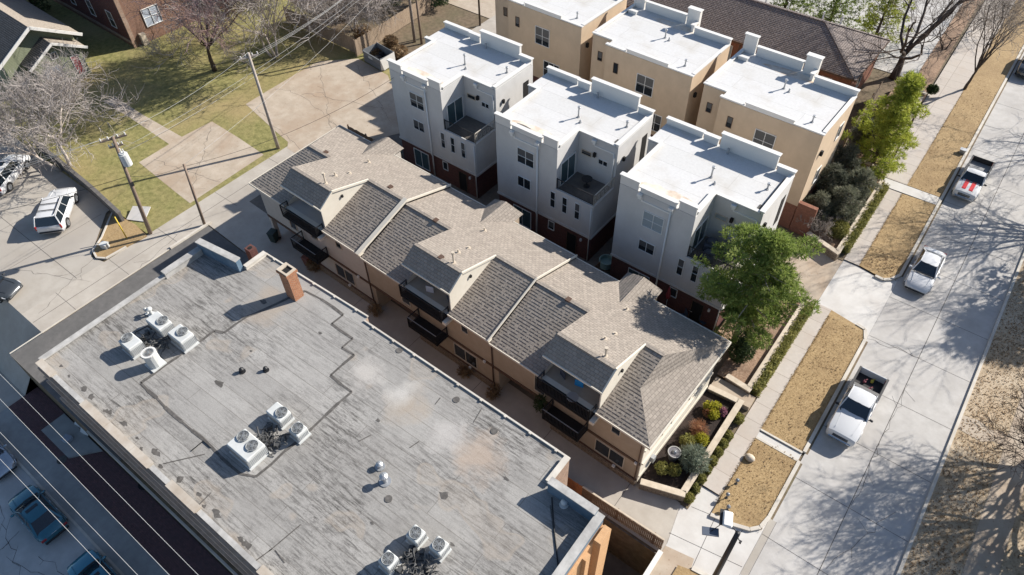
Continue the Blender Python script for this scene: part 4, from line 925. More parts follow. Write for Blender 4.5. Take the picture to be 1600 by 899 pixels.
# ------------------------------------------------------------------ other buildings
def brown_roof_house():
    t = thing('brick_house', (-28, 70.3, 0), R_(-1), 'long low brick house under a brown shingle roof at the top edge', 'house')
    x0, x1, hd, ze, zr = -18, 17.6, 4.6, 3.9, 6.1
    w = MB(); w.bx(x0 + .4, x1 - .4, -hd + .5, hd - .5, 0, ze - .05); w.build('wall', M['brick_soft'], t)
    r = MB(); hx = 5.4
    r.poly([(x0, -hd, ze), (x1, -hd, ze), (x1 - hx, 0, zr), (x0 + hx, 0, zr)]); r.poly([(x1, hd, ze), (x0, hd, ze), (x0 + hx, 0, zr), (x1 - hx, 0, zr)])
    r.poly([(x1, -hd, ze), (x1, hd, ze), (x1 - hx, 0, zr)]); r.poly([(x0, hd, ze), (x0, -hd, ze), (x0 + hx, 0, zr)])
    ro = r.build('roof', M['sh_brown'], t)
    f = MB()
    for a, c in (((x0, -hd), (x1, -hd)), ((x1, -hd), (x1, hd)), ((x1, hd), (x0, hd)), ((x0, hd), (x0, -hd))): f.beam((*a, ze - .08), (*c, ze - .08), .1, .18)
    f.build('fascia', M['brown_trim'], t)
    for p_, q_ in (((x0 + hx, 0, zr + .02), (x1 - hx, 0, zr + .02)), ((x1 - hx, 0, zr + .02), (x1, -hd, ze + .03)), ((x1 - hx, 0, zr + .02), (x1, hd, ze + .03))):
        rc = MB(); rc.beam(p_, q_, .28, .06); rc.build('ridge_cap', M['sh_brown'], ro)
    for x, y in ((8, .9), (11.5, 1.2), (3, .8), (13.2, 1.6), (5.5, 1.3)):
        v = MB(); v.cyl((x, y), .08, zr - .48 * y - .1, zr + .35, 8); v.build('roof_vent', M['trim'], ro)
    pf = MB(); pf.bx(2.5, 9.5, -hd - .9, -hd + .48, .9, 1.05); pf.build('porch_deck', M['wood'], t)
    railing(t, [(2.6, -hd - .85), (9.4, -hd - .85)], 1.05, .95, 'red_paint', 'porch_railing', .16)
    for x in (2.7, 6, 9.3):
        k = MB(); k.beam((x, -hd - .8, 0), (x, -hd + .1, ze), .12, .12); k.build('porch_post', M['brown_trim'], t)
    for x in (4.2, 7.6, 11.5, 14.5): win(t, x, x + .9, 1.5, 3.0, -hd + .5, 'trim', 'blind')
    win(t, -1.5, -.5, 1.2, 2.6, x1 - .4, 'trim', 'glass', face='E')
    return t
brown_roof_house()
def apartment():
    t = thing('apartment_block', (-78.7, 32.3, 0), R_(-2), 'tall red brick apartment block at the top left corner', 'apartment block')
    w = MB(); w.bx(-30, 0, 0, 26, 0, 10.5); w.build('wall', M['brick_apt'], t)
    k = MB(); k.bx(-.06, .1, -.1, .35, 0, 10.5); k.bx(-30, .12, -.14, -.002, .5, .8); k.build('corner_trim', M['brick_brown'], t)
    sw = MB(); sw.bx(-30, -.08, -.06, -.003, .8, 10.49); sw.build('side_wall', M['brick_dark'], t)  # darker brick over this face paints in its shade
    r = MB(); r.bx(-30.2, .25, -.25, 26.2, 10.5, 10.9); r.build('roof', M['felt_new'], t)
    for z in (1.6, 5.0, 8.2):
        for y in (2.2, 8.2, 13.5, 19): win(t, y, y + 1.9, z, z + 1.9, 0.001, 'trim', 'door_blue', mv=(y + .95,), mh=(z + .95,), face='E', d=.1)
        for x in (-3.5, -8, -12.5, -18): win(t, x, x + 1.1, z, z + 1.8, -.06, 'trim', 'glass', mh=(z + .9,))
    e = MB(); e.bx(.01, .5, .9, 1.5, 0, 1.3); e.build('entry_pier', M['stone_cap'], t)
apartment()
def green_house():
    t = thing('cottage', (-79.6, 23.3, 0), R_(-2), 'sage green cottage with a grey gabled roof and red door panel', 'house')
    w = MB(); w.bx(-16, 0, -3.7, 3.7, 0, 3.9); w.add([(0, -3.7, 3.9), (0, 3.7, 3.9), (0, 0, 6.1)], [(0, 1, 2)]); w.bx(0, 1.7, -1.6, 3.2, 0, 3.1); w.add([(1.7, -1.6, 3.1), (1.7, 3.2, 3.1), (1.7, .8, 4.5)], [(0, 1, 2)]); w.build('wall', M['green_siding'], t)
    r = MB(); r.poly([(-16.4, -4.3, 3.75), (.9, -4.3, 3.75), (.9, 0, 6.25), (-16.4, 0, 6.25)]); r.poly([(2.2, -2.2, 2.95), (2.2, .8, 4.65), (-1, .8, 4.65), (-1, -2.2, 2.95)][::-1])
    ro = r.build('roof', M['sh_shaded'], t)
    r = MB(); r.poly([(.9, 4.3, 3.75), (-16.4, 4.3, 3.75), (-16.4, 0, 6.25), (.9, 0, 6.25)]); r.poly([(2.2, .8, 4.65), (2.2, 3.8, 2.95), (-1, 3.8, 2.95), (-1, .8, 4.65)]); r.build('roof', M['sh_sunlit'], t)
    f = MB(); f.beam((.95, -4.35, 3.7), (.95, .02, 6.22), .1, .3); f.beam((.95, -.02, 6.22), (.95, 4.35, 3.7), .1, .3); f.beam((2.25, -2.25, 2.9), (2.25, .82, 4.6), .09, .24); f.beam((2.25, .78, 4.6), (2.25, 3.85, 2.9), .09, .24); f.build('rake_board', M['coping'], t)
    win(t, 2.0, 2.7, .4, 2.4, 1.7, 'trim', 'red_paint', face='E', name='door'); win(t, -.9, .6, 1.0, 2.2, 1.7, 'trim', 'door_blue', mv=(-.15,), face='E'); win(t, .3, .9, 2.9, 3.5, 1.7, 'trim', 'glass', face='E')
green_house()
# ------------------------------------------------------------------ fences and walls
def board_fence(a, c, h, mat, label, z=0, w=.14, post=2.4, wob=.05):
    a, c = Vector((a[0], a[1], z)), Vector((c[0], c[1], z)); t = thing('board_fence', a, math.atan2(c.y - a.y, c.x - a.x), label, 'fence'); L = (c - a).length
    random.seed(int(L * 10)); b = MB(); x = 0
    while x < L: b.bx(x, min(L, x + w - .012), -.012, .012, .05, h + random.uniform(-wob, wob)); x += w
    b.build('boards', M[mat], t)
    r = MB(); r.bx(0, L, .013, .06, h * .25, h * .25 + .09); r.bx(0, L, .013, .06, h * .75, h * .75 + .09); r.build('rail', M[mat], t)
    x = 0
    while x <= L:
        p = MB(); p.bx(x - .05, x + .05, .015, .115, 0, h + .08); p.build('post', M[mat], t); x += post
    return t
board_fence((-56.9, 45.6), (-57.6, 58.5), 1.9, 'wood', 'weathered tall board fence beside the dumpster')
board_fence((-69.5, 46.4), (-57.0, 46.0), 1.8, 'wood', 'shaded board fence running left from the dumpster corner')
board_fence((-8.6, 60.5), (-8.9, 70.5), 1.9, 'wood', 'reddish board fence under the big bare tree', w=.2)
board_fence((-10.7, 17.5), (-8.9, 17.5), 1.3, 'wood_red', 'short orange brown boards beside the flat roof corner')
_f = board_fence((-8.9, 17.5), (-3.5, 17.55), 1.45, 'wood_dark', 'dark picket fence along the driveway behind the flat roofed building', w=.11, z=-.25)
_b = MB(); _b.bx(0, 5.4, -.03, .07, 1.5, 1.57); _b.build('cap_rail', M['stone_cap'], _f)
board_fence((-46.3, 34.4), (-40.8, 34.3), 1.7, 'wood_dark', 'dark shaded fence behind the west end townhouse')
for (a, c, lb) in (((-28.9, 30.2), (-28.9, 34.2), 'short dark divider fence between the left and middle back yards'), ((-18.0, 29.6), (-18.0, 33.7), 'short dark divider fence between the middle and right back yards'), ((-7.0, 29.5), (-7.6, 33.5), 'short pale fence at the street end of the back yards')):
    board_fence(a, c, 1.5, 'wood_dark' if 'dark' in lb else 'wood', lb)
def stone_wall(pts, h, label, z=0, w=.32, mat='stone', cap='stone_cap'):
    t = thing('garden_wall', (pts[0][0], pts[0][1], z), 0, label, 'wall')
    o = Vector((pts[0][0], pts[0][1])); b = MB(); k = MB()
    for i, (p, q_) in enumerate(zip(pts[:-1], pts[1:])):
        p = Vector(p) - o; q_ = Vector(q_) - o; u_ = (q_ - p).normalized(); d = u_ * (w / 2 if i < len(pts) - 2 else 0.0); d0 = u_ * (w / 2 + .004 if i else 0.0)
        b.beam((*(p + d0), h / 2), (*(q_ + d), h / 2), w, h); k.beam((*(p + d0), h + .045), (*(q_ + d * 1.1), h + .045), w + .08, .09)
    b.build('masonry', M[mat], t); k.build('coping', M[cap], t); return t
stone_wall([(-6.45, 20.15), (-4.08, 20.95), (-4.12, 28.9), (-6.3, 28.75)], .65, 'stone planter wall around the dark mulch bed at the end of the row')
stone_wall([(-5.75, 30.25), (-4.12, 30.1), (-4.1, 39.6)], .7, 'stone planter wall beside the cone shaped evergreen')
stone_wall([(-6.75, 46.85), (-4.05, 46.0), (-4.07, 56.9)], .7, 'stone planter wall in front of the grey green bushes')
stone_wall([(-6.6, 58.7), (-4.75, 58.6), (-5.0, 66), (-5.3, 73)], .6, 'stone planter wall beneath the bright pine')
stone_wall([(-7.6, 73.5), (-5.0, 72.3)], .9, 'brick planter wall at the foot of the big bare tree', mat='brick_brown')
stone_wall([(-3.42, 6), (-3.42, 17.3)], .35, 'low pale wall at the end of the picket fence', w=.2, mat='curb', cap='coping')
wl = [P(*p) for p in ((60, 232), (102, 266), (150, 306), (194, 347))]
stone_wall([(p.x, p.y) for p in wl], 1.0, 'dark retaining wall between the parking lot and the lawn', mat='ret', cap='ret', w=.25) if 'ret' in M else None
bed = lambda pts, z, m: sheet('planting_bed', pts, z, M[m])
bed([(-6.6, 20.2), (-4.2, 21.0), (-4.2, 28.8), (-6.6, 28.8)], .42, 'mulch'); bed([(-6.4, 30.2), (-4.2, 30.1), (-4.2, 39.6), (-8.0, 39.6), (-8.0, 33), (-6.4, 33)], .45, 'leaf_bed')
bed([(-8.1, 47.2), (-4.2, 46.1), (-4.2, 57), (-8.0, 57)], .42, 'leaf_bed'); bed([(-8, 58.6), (-4.85, 58.6), (-5.3, 72.5), (-8, 72.5)], .4, 'leaf_bed')
bed([(-3.95, 20.6), (-3.42, 20.6), (-3.42, 40.3), (-3.95, 40.3)], .05, 'dirt'); bed([(-3.9, 46.2), (-3.42, 46.2), (-3.42, 57), (-3.9, 57)], .05, 'dirt')
sb = MB()
for i in range(4): sb.bx(-6.3 + i * .5, -3.5, 28.98, 29.98, i * 0 + (.36 - i * .12), .48 - i * .12)
tag(sb.build('steps', M['pad']), kind='structure')
# ------------------------------------------------------------------ poles, wires, lamp
def pole(base, top, r, mat, label, arm=None, rz=0, extras=None, grp=None):
    base, top = Vector(base), Vector(top); t = thing('utility_pole', base, 0, label, 'utility pole', grp)
    b = MB(); b.tube([(0, 0, -.1), (top - base) * .5, top - base], [r, r * .85, r * .7], 9); b.build('post', M[mat], t)
    if arm:
        c, s = math.cos(rz), math.sin(rz)
        for dz, ln in arm:
            k = (top - base) * (1 + dz / (top - base).z); a = MB(); a.beam(k - Vector((c, s, 0)) * ln, k + Vector((c, s, 0)) * ln, .11, .13); o = a.build('crossarm', M[mat], t)
            for u in (-.9, -.35, .35, .9):
                i = MB(); q_ = k + Vector((c, s, 0)) * ln * u; i.cyl((q_.x, q_.y), .05, q_.z + .06, q_.z + .26, 8); i.build('insulator', M['coping'], o)
    if extras == 'transformer':
        k = (top - base) * .8; m = MB(); m.cyl((k.x + .42, k.y + .12), .33, k.z - .5, k.z + .5, 14); m.cyl((k.x + .42, k.y + .12), .25, k.z + .5, k.z + .6, 12); o = m.build('transformer', M['white_metal'], t)
        i = MB(); i.cyl((k.x + .3, k.y + .12), .05, k.z + .6, k.z + .95, 8); i.cyl((k.x + .55, k.y + .2), .05, k.z + .6, k.z + .95, 8); i.build('bushing', M['coping'], o)
        m = MB(); m.box((k.x + .15, k.y + .05, k.z), (.35, .1, .12)); m.box(((top - base).x * .55 + .2, (top - base).y * .55, (top - base).z * .55), (.18, .2, .3)); m.build('bracket', M['black_metal'], t)
    return t
pt1 = Vector((-51.2, 29.7, 9.6)); pt2 = P(176, 214, 9.4); pt3 = P(287, 257, 6.1)
pole((-50.94, 29.54, 0), pt1, .17, 'bark_pale', 'pale weathered utility pole beside the big concrete pad', [(-.35, .8)], R_(70), grp=None)
pole((-50.43, 15.48, 0), pt2, .17, 'pole', 'dark utility pole carrying a pale transformer by the traffic island', [(-.15, .95), (-.8, .5)], R_(65), 'transformer')
pole((-47.61, 18.82, 0), pt3, .13, 'pole', 'short bare pole at the end of the asphalt kerb')
pole((-54.03, 51.76, 0), (-54.1, 51.8, 11), .17, 'bark_grey', 'left pole of the pair standing behind the farthest left white house', [(-.3, 1.0)], R_(20))
pole((-53.1, 51.9, 0), (-53.2, 51.9, 10.5), .14, 'pole', 'right pole of the pair standing behind the farthest left white house')
pole((-50.37, 58.89, 0), (-50.4, 58.9, 11), .12, 'pole_dark', 'thin dark pole near the top edge beside the tan house')
def wire(a, c, sag, r, mat, label, grp='overhead wires'):
    a, c = Vector(a), Vector(c); b = MB(); n = 14
    b.tube([a.lerp(c, i / n) - Vector((0, 0, 4 * sag * (i / n) * (1 - i / n))) - a for i in range(n + 1)], r, 4)
    o = b.build('overhead_wire', M[mat], uv=False); o.location = a; return tag(o, label, 'wire', grp)
M['wire_pale'] = plain('pale_wire', (.42, .42, .41), .6); M['wire_dark'] = plain('dark_wire', (.05, .045, .04), .6)
A54 = Vector((-54.1, 51.8, 10.7))
for i, (o, lb) in enumerate(((.55, 'upper wire from the pale pole toward the pole pair'), (0, 'middle wire from the pale pole toward the pole pair'), (-.55, 'lower wire from the pale pole toward the pole pair'))):
    wire(pt1 + Vector((o * .5, o * 1.6, -.1 - .35 * i)), A54 + Vector((o * .5, o * .3, -.2 - .3 * i)), .7, .011, 'wire_pale', lb)
wire(pt1 + Vector((0, 0, .05)), pt2 + Vector((0, 0, .05)), .5, .012, 'wire_pale', 'pale wire from the pale pole to the transformer pole')
wire(pt1 + Vector((0, 0, -1.6)), pt2 + Vector((0, 0, -1.4)), .6, .014, 'wire_dark', 'dark lower wire from the pale pole to the transformer pole')
wire(pt3 - Vector((0, 0, .1)), pt2 - (pt2 - Vector((-50.43, 15.48, 0))) * .38, .35, .015, 'wire_dark', 'dark service wire from the transformer pole to the short pole')
wire(pt3 - Vector((0, 0, .2)), (-39.8, 35.3, 8.6), .9, .015, 'wire_dark', 'dark service wire from the short pole to a white house')
for i, (o, lb) in enumerate(((.8, 'outer wire leaving the transformer pole to the lower left'), (.1, 'middle wire leaving the transformer pole to the lower left'), (-.6, 'inner wire leaving the transformer pole to the lower left'))):
    wire(pt2 + Vector((o * .4, o * .8, .05)), (-66 + i * 1.5, -8 + o, 8.8), .8, .012, 'wire_pale', lb)
wire(pt2 * .62 + Vector((-50.43, 15.48, 0)) * .38, (-62, -3, 5.6), .5, .02, 'wire_dark', 'low dark cable leaving the transformer pole to the lower left')
for i, (p0, p1, lb) in enumerate((((0, 585), (310, 899), 'pale wire nearest the flat roofed building along the lower street'), ((0, 624), (264.6, 899), 'second pale wire out from the flat roofed building'), ((0, 676), (215, 899), 'third pale wire out from the flat roofed building'), ((0, 718), (172, 899), 'fourth pale wire crossing over the blue sedans'))):
    a, c = P(*p0, 9.0), P(*p1, 9.0); y = (a.y + c.y) / 2; d = c - a
    wire(a - d * .8, c + d * .9, .15, .010, 'wire_pale', lb, 'wires along the lower street')
def lamp_post():
    top = P(1153, 833, 7.6); t = thing('street_lamp', (top.x, top.y, 0), 0, 'dark street lamp with a white head over the driveway apron', 'street lamp')
    b = MB(); b.tube([(0, 0, 0), (0, 0, 4), (0, 0, 7.6)], [.16, .14, .12], 12); b.cyl((0, 0), .26, 0, .4, 12); b.build('post', M['black_metal'], t)
    h = P(1137, 812, 7.75) - Vector((top.x, top.y, 0)); a = MB(); m = Vector((h.x * .5, h.y * .5, 7.5))
    a.tube([(0, 0, 7.45), (h.x * .3, h.y * .3, 7.62), (h.x * .55, h.y * .55, 7.5), (h.x * .8, h.y * .8, 7.72)], .035, 6); a.build('arm', M['black_metal'], t)
    l = MB(); l.box((h.x, h.y, 7.8), (.46, .8, .14), R_(22), 0, .06); o = l.build('lamp_head', M['coping'], t)
    k = MB(); k.box((h.x - .18, h.y + .02, 7.69), (.4, .8, .08), R_(22)); k.build('lens_tray', M['black_metal'], o)
    q_ = P(1110, 831, 7.4) - Vector((top.x, top.y, 0)); r = MB(); r.tube([(h.x, h.y, 7.72), (q_.x, q_.y, 7.42)], .018, 5); r.build('rod', M['black_metal'], t)
    s = MB(); s.box((q_.x, q_.y, 7.4), (.78, .42, .05), R_(28), 0, .01); s.build('side_panel', M['panel'], t)
    c = MB(); c.box((.28, -.18, 7.3), (.1, .12, .14)); c.beam((0, 0, 7.3), (.28, -.18, 7.3), .04, .04); c.build('sensor', M['black_metal'], t)

lamp_post()
def post_lamp(px, py, label):
    p = P(px, py, .11); t = thing('garden_light', p, 0, label, 'garden light', 'small globe lights in the grass strip')
    b = MB(); b.cyl((0, 0), .09, 0, .03, 10); b.tube([(0, 0, .03), (0, 0, .34)], .03, 6); b.build('stem', M['black_metal'], t)
    b = MB(); b.ball((0, 0, .44), .13, 12, 8); b.build('globe', M['glass_pale'], t)
M['glass_pale'] = plain('smoked_globe', (.22, .23, .25), .08, .3, .8)
post_lamp(1150, 756, 'globe light in the middle of the short grass strip'); post_lamp(1135, 778, 'globe light at the sidewalk edge of the short grass strip'); post_lamp(1136, 797, 'globe light nearest the lamp head in the short grass strip')
rk = MB(); rk.ball((0, 0, .12), (.34, .26, .22), 9, 6); o = rk.build('boulder', M['stone_cap']); o.location = P(1171, 717, .11); tag(o, 'pale boulder beside the sidewalk in the short grass strip', 'boulder')
for i, (a_, c_, sg, lb) in enumerate(((A54 - Vector((0, 0, 1.5)), pt2 - Vector((0, 0, 1.2)), 1.0, 'long upper wire from the pole pair to the transformer pole'), (A54 - Vector((.2, 0, 1.9)), pt2 - Vector((0, 0, 1.6)), 1.1, 'long middle wire from the pole pair to the transformer pole'), (A54 - Vector((.4, 0, 2.4)), pt3 - Vector((0, 0, .05)), .9, 'long wire from the pole pair to the short bare pole'), (Vector((-53.2, 51.9, 10)), Vector((-40, 78, 11)), .8, 'wire leaving the pole pair over the farthest left white house'))):
    wire(a_, c_, sg, .011, 'wire_pale', lb)
# small street and yard items
def trash_cart(loc, rz, mat, label, grp=None):
    t = thing('trash_cart', loc, rz, label, 'trash cart', grp)
    b = MB(); b.add([(-.24, -.26, .06), (.24, -.26, .06), (.24, .26, .06), (-.24, .26, .06), (-.3, -.34, .98), (.3, -.34, .98), (.3, .34, .98), (-.3, .34, .98)], [(3, 2, 1, 0), (4, 5, 6, 7), (0, 1, 5, 4), (1, 2, 6, 5), (2, 3, 7, 6), (3, 0, 4, 7)]); b.build('bin', M[mat], t)
    b = MB(); b.box((0, 0, 1.03), (.66, .74, .09), 0, 0, .03); b.build('lid', M[mat], t)
    for s in (-1, 1):
        w = MB(); w.tube([(s * .26, .3, .13), (s * .33, .3, .13)], .13, 10, sm=False); w.build('wheel', M['black_metal'], t)
M['cart_dark'] = plain('dark_green_plastic', (.025, .04, .035), .5); M['cart_brown'] = plain('brown_plastic', (.16, .06, .04), .6)
trash_cart((-41.3, 21.1, 0), .3, 'cart_dark', 'dark trash cart at the west end garage'); trash_cart((-36.9, 20.9, 0), .1, 'cart_brown', 'reddish brown bin on the alley beside the west end townhouse')
M['bin_steel'] = plain('painted_steel', (.16, .17, .18), .6)
def dumpster():
    p = (P(572, 98) + P(598, 112)) / 2; t = thing('dumpster', (p.x, p.y + .9, 0), R_(-8), 'grey open topped dumpster at the end of the board fence', 'dumpster')
    b = MB(); w, d, h = 1.5, .95, 1.35
    b.bx(-w, w, -d, -d + .06, .1, h); b.bx(-w, w, d - .06, d, .1, h + .2); b.bx(-w, -w + .06, -d + .06, d - .06, .1, h + .1); b.bx(w - .06, w, -d + .06, d - .06, .1, h + .1); b.bx(-w, w, -d + .06, d - .06, .1, .18)
    b.build('bin', M['bin_steel'], t); b = MB(); b.bx(-w - .04, w + .04, -d - .05, -d, h - .1, h); b.bx(-w - .04, w + .04, -d - .04, -d, .55, .68); b.build('rib', M['bin_steel'], t)
    b = MB(); b.add([(w, -d, h), (w + .1, -d, h), (w + .05, d, h + .25), (w + .02, -d, .2), (w + .12, -d + .3, .1), (w + .1, d, .3)], [(0, 1, 4, 3), (1, 2, 5, 4), (0, 3, 5, 2)]); b.build('tarp', M['coping'], t)
    b = MB(); random.seed(2)
    for i in range(14): b.box((random.uniform(-1.2, 1.2), random.uniform(-.6, .6), random.uniform(.4, .8)), (random.uniform(.2, .6), random.uniform(.2, .5), .3), random.uniform(0, 3))
    b.build('rubbish', M['black_metal'], t)
    l = MB(); l.box((-.2, -d - .03, 1.0), (.7, .02, .3)); l.build('plate', M['white_metal'], t)
dumpster()
def util_box(loc, d, mat, label, rz=0):
    t = thing('utility_box', loc, rz, label, 'utility box'); b = MB(); b.box((0, 0, d[2] / 2), d, 0, 0, .04); b.build('cabinet', M[mat], t); b = MB(); b.box((0, 0, d[2] + .025), (d[0] + .06, d[1] + .06, .05)); b.build('lid', M[mat], t)
util_box(P(166, 388), (.55, .45, .5), 'white_metal', 'small pale utility box on the traffic island', .4)
util_box(P(1503, 250 - 11, .11), (.5, .4, .35), 'grey_metal', 'grey meter box in the grass beside the striped truck')
util_box((-45.2, 30.8, 0), (.8, .8, .7), 'white_metal', 'square condenser box behind the west end townhouse')
sl = MB(); sl.add([(0, 0, .02), (1.5, -.7, .02), (2.0, .8, .30), (.5, 1.3, .30), (0, 0, .08), (1.5, -.7, .08), (2.0, .8, .36), (.5, 1.3, .36)], [(3, 2, 1, 0), (4, 5, 6, 7), (0, 1, 5, 4), (1, 2, 6, 5), (2, 3, 7, 6), (3, 0, 4, 7)])
o = sl.build('concrete_slab', M['apron']); o.location = P(198, 344); o.rotation_euler = (0, 0, .9); tag(o, 'tilted pale slab lying beside the transformer pole', 'slab')
gy = thing('guy_marker', P(199, 374), 0, 'thin yellow guy wire marker on the traffic island', 'marker'); b = MB(); b.tube([(0, 0, 0), (-.35, .1, 2.2)], .05, 6); b.build('sleeve', M['yellow_plastic'] if 'yellow_plastic' in M else M['coping'], gy)
def pot(loc, r, mat, label):
    t = thing('flower_pot', loc, 0, label, 'pot'); b = MB(); b.cyl((0, 0), r * .62, 0, r * 2.0, 16, 0, r * 1.05, True); b.build('pot', M[mat], t)
    b = MB()
    for k in range(16):
        a0, a1 = 2 * math.pi * k / 16, 2 * math.pi * (k + 1) / 16; b.beam((r * .96 * math.cos(a0), r * .96 * math.sin(a0), r * 2.0), (r * .96 * math.cos(a1), r * .96 * math.sin(a1), r * 2.0), .06, .05)
    b.build('rim', M['urn_rim'], t); b = MB(); b.cyl((0, 0), r * .85, r * 1.85, r * 1.9, 14); b.ball((0, 0, r * 1.95), r * .42, 10, 6); b.build('ball', M['glass_pale'], t)
M['urn_rim'] = plain('urn_rim', (.34, .33, .32), .5)
M['urn'] = plain('slate_urn', (.13, .125, .14), .5)
pot((-5.7, 22.8, .42), .40, 'urn', 'big dark urn with a silvery ball at the end of the row')
pt = thing('patio_table', P(1083, 489, .1), 0, 'white oval patio table behind the street end townhouse', 'table'); b = MB(); b.cyl((0, 0), .62, .7, .75, 20); b.build('tabletop', M['coping'], pt)
for k in range(4):
    l = MB(); l.beam((.4 * math.cos(k * 1.57), .4 * math.sin(k * 1.57), 0), (.34 * math.cos(k * 1.57), .34 * math.sin(k * 1.57), .7), .05, .05); l.build('leg', M['coping'], pt)
for (px, py, lb) in ((1064, 500, 'dark patio chair left of the white patio table'), (1098, 508, 'dark patio chair in front of the white patio table'), (1112, 498, 'dark patio chair right of the white patio table')):
    balcony_chair(P(px, py, .02), random.uniform(0, 6), 'cushion_dark', lb)
def umbrella(loc, mat, label):
    t = thing('patio_umbrella', loc, 0, label, 'umbrella'); b = MB(); b.tube([(0, 0, 0), (0, 0, 2.3)], .03, 6); b.build('pole', M['coping'], t)
    b = MB(); b.tube([(0, 0, 1.0), (0, 0, 1.3), (0, 0, 2.25)], [.12, .2, .04], 8); b.build('canopy', M[mat], t)
umbrella(P(1040, 480, 0), 'red_paint', 'folded red umbrella against the brick base'); 
for (px, py, r, lb) in ((947, 414, .55, 'pale round tub in the right back yard gap'), (620, 240, .5, 'pale round tub beside the left white house')):
    tt = MB(); n = 18
    for k in range(n):
        a0, a1 = 2 * math.pi * k / n, 2 * math.pi * (k + 1) / n; tt.beam((r * math.cos(a0), r * math.sin(a0), .3), (r * math.cos(a1), r * math.sin(a1), .3), .08, .6)
    tt.cyl((0, 0), r, .2, .22, n); o = tt.build('tub', M['tub']); o.location = P(px, py, .3); tag(o, lb, 'tub')

# things on the lower paved walk
cr = thing('crate', P(108, 689, LOW + .1), .3, 'pale slatted crate on the dark brick walk', 'crate'); b = MB(); b.box((0, 0, .2), (.62, .5, .4), 0, 0, .02)
for i in range(5): b.bx(-.28 + i * .13, -.22 + i * .13, -.26, .26, .4, .43)
b.build('slats', M['door_blue'], cr)
for i, (px, py, lb) in enumerate(((122, 668, 'upper white panel leaning by the south wall'), (131, 680, 'lower white panel leaning by the south wall'))):
    b = MB(); b.box((0, 0, .45), (.75, .06, .8), .2, 0, .02); b.box((0, -.04, .45), (.6, .02, .64), .2); o = b.build('white_panel', M['coping']); o.location = P(px, py, LOW + .12); o.rotation_euler = (-.6, 0, 0); tag(o, lb, 'panel')
for (px, py, r, mat, lb) in ((97, 719, .34, 'tar', 'round manhole cover on the brick walk'), (226, 757, .42, 'dark', 'round dark cellar cover close to the south wall')):
    b = MB(); b.cyl((0, 0), r, 0, .03, 18); b.cyl((0, 0), r * .8, .03, .04, 18); o = b.build('manhole_cover', M[mat]); o.location = P(px, py, LOW + .09); tag(o, lb, 'cover')
# ------------------------------------------------------------------ trees and shrubs
def bare_tree(loc, h, spread, seed, r0, bark, twig, label, trunk_h=.3, stems=1, limbs=6, per=(5, 5, 4), tw=.011, up=.55, grp='bare trees', lean=(0, 0), droop=0.0, name='bare_tree', twlen=1.0):
    """trunk and limbs as tapered tubes; the crown carries the thin branches and twigs"""
    rnd = random.Random(seed); t = thing(name, loc, 0, label, 'tree', grp); tr = MB(); cr = MB()
    def branch(p, d, L, r, lev):
        n = 5 if lev < 2 else (4 if lev == 2 else 3); pts = [p]; dd = d.normalized()
        for i in range(n):
            k = .16 if lev < 2 else .28
            dd = (dd + Vector((rnd.gauss(0, k), rnd.gauss(0, k), rnd.gauss(.06 * (1 - droop * 2), k * .8)))).normalized()
            pts.append(pts[-1] + dd * (L / n))
        rr = [r * (1 - .62 * i / n) for i in range(n + 1)]
        (tr if lev < 2 else cr).tube(pts, rr, 7 if lev < 1 else (6 if lev == 1 else (4 if lev == 2 else 3)), caps=lev < 2)
        if lev >= 4: return
        m = per[min(lev - 1, len(per) - 1)] if lev > 0 else limbs
        for j in range(m):
            f = rnd.uniform(.35, 1.0) if lev else rnd.uniform(.72, 1.0)
            i = min(n - 1, int(f * n)); q = pts[i].lerp(pts[i + 1], f * n - i)
            a = rnd.uniform(0, 2 * math.pi); ax = Vector((math.cos(a), math.sin(a), 0))
            if lev == 0:
                nd = (ax * spread + Vector((0, 0, up * rnd.uniform(.5, 1.5)))).normalized()
                LL = (h * (1 - trunk_h)) * rnd.uniform(.75, 1.05)
            else:
                c = dd.cross(ax).normalized() if abs(dd.dot(ax)) < .99 else ax
                nd = (dd * rnd.uniform(.5, 1.0) + c * rnd.uniform(.45, .95) + Vector((0, 0, .18 - droop))).normalized(); LL = L * rnd.uniform(.42, .66) * (twlen if lev >= 2 else 1)
            branch(q, nd, LL, max(tw, rr[i] * (.62 if lev == 0 else rnd.uniform(.45, .6))) if lev < 3 else tw, lev + 1)
    for s in range(stems):
        a = 2 * math.pi * s / max(1, stems) + seed
        off = Vector((math.cos(a), math.sin(a), 0)) * (0 if stems == 1 else r0 * 1.3)
        d0 = Vector((lean[0], lean[1], 1)) + (Vector((math.cos(a), math.sin(a), 0)) * (.0 if stems == 1 else .32))
        branch(off - Vector((0, 0, .1)), d0, h * trunk_h * rnd.uniform(.9, 1.1), r0 / (1 if stems == 1 else 1.5), 0)
    fl = MB(); 
    tr.build('trunk', M[bark], t, uv=False); cr.build('crown', M[twig], t, uv=False); return t
def needles(mb, rnd, c, r, n, ln, wd, blades=5, flat=.0):
    for _ in range(n):
        while True:
            v = Vector((rnd.uniform(-1, 1), rnd.uniform(-1, 1), rnd.uniform(-1, 1)))
            if v.length < 1: break
        v = v.normalized() * (v.length ** .55)
        p = Vector((c[0] + v.x * r[0], c[1] + v.y * r[1], c[2] + v.z * r[2]))
        o = (v + Vector((rnd.gauss(0, .5), rnd.gauss(0, .5), rnd.gauss(.25, .5)))).normalized()
        for k in range(blades):
            d = (o + Vector((rnd.gauss(0, .55), rnd.gauss(0, .55), rnd.gauss(0, .45)))).normalized()
            s = d.cross(Vector((rnd.gauss(0, 1), rnd.gauss(0, 1), rnd.gauss(0, 1)))).normalized() * wd * rnd.uniform(.7, 1.2); q = p + d * ln * rnd.uniform(.6, 1.2)
            mb.add([p - s * .5, p + s * .5, q + s * .35, q - s * .35], [(0, 1, 2, 3)])
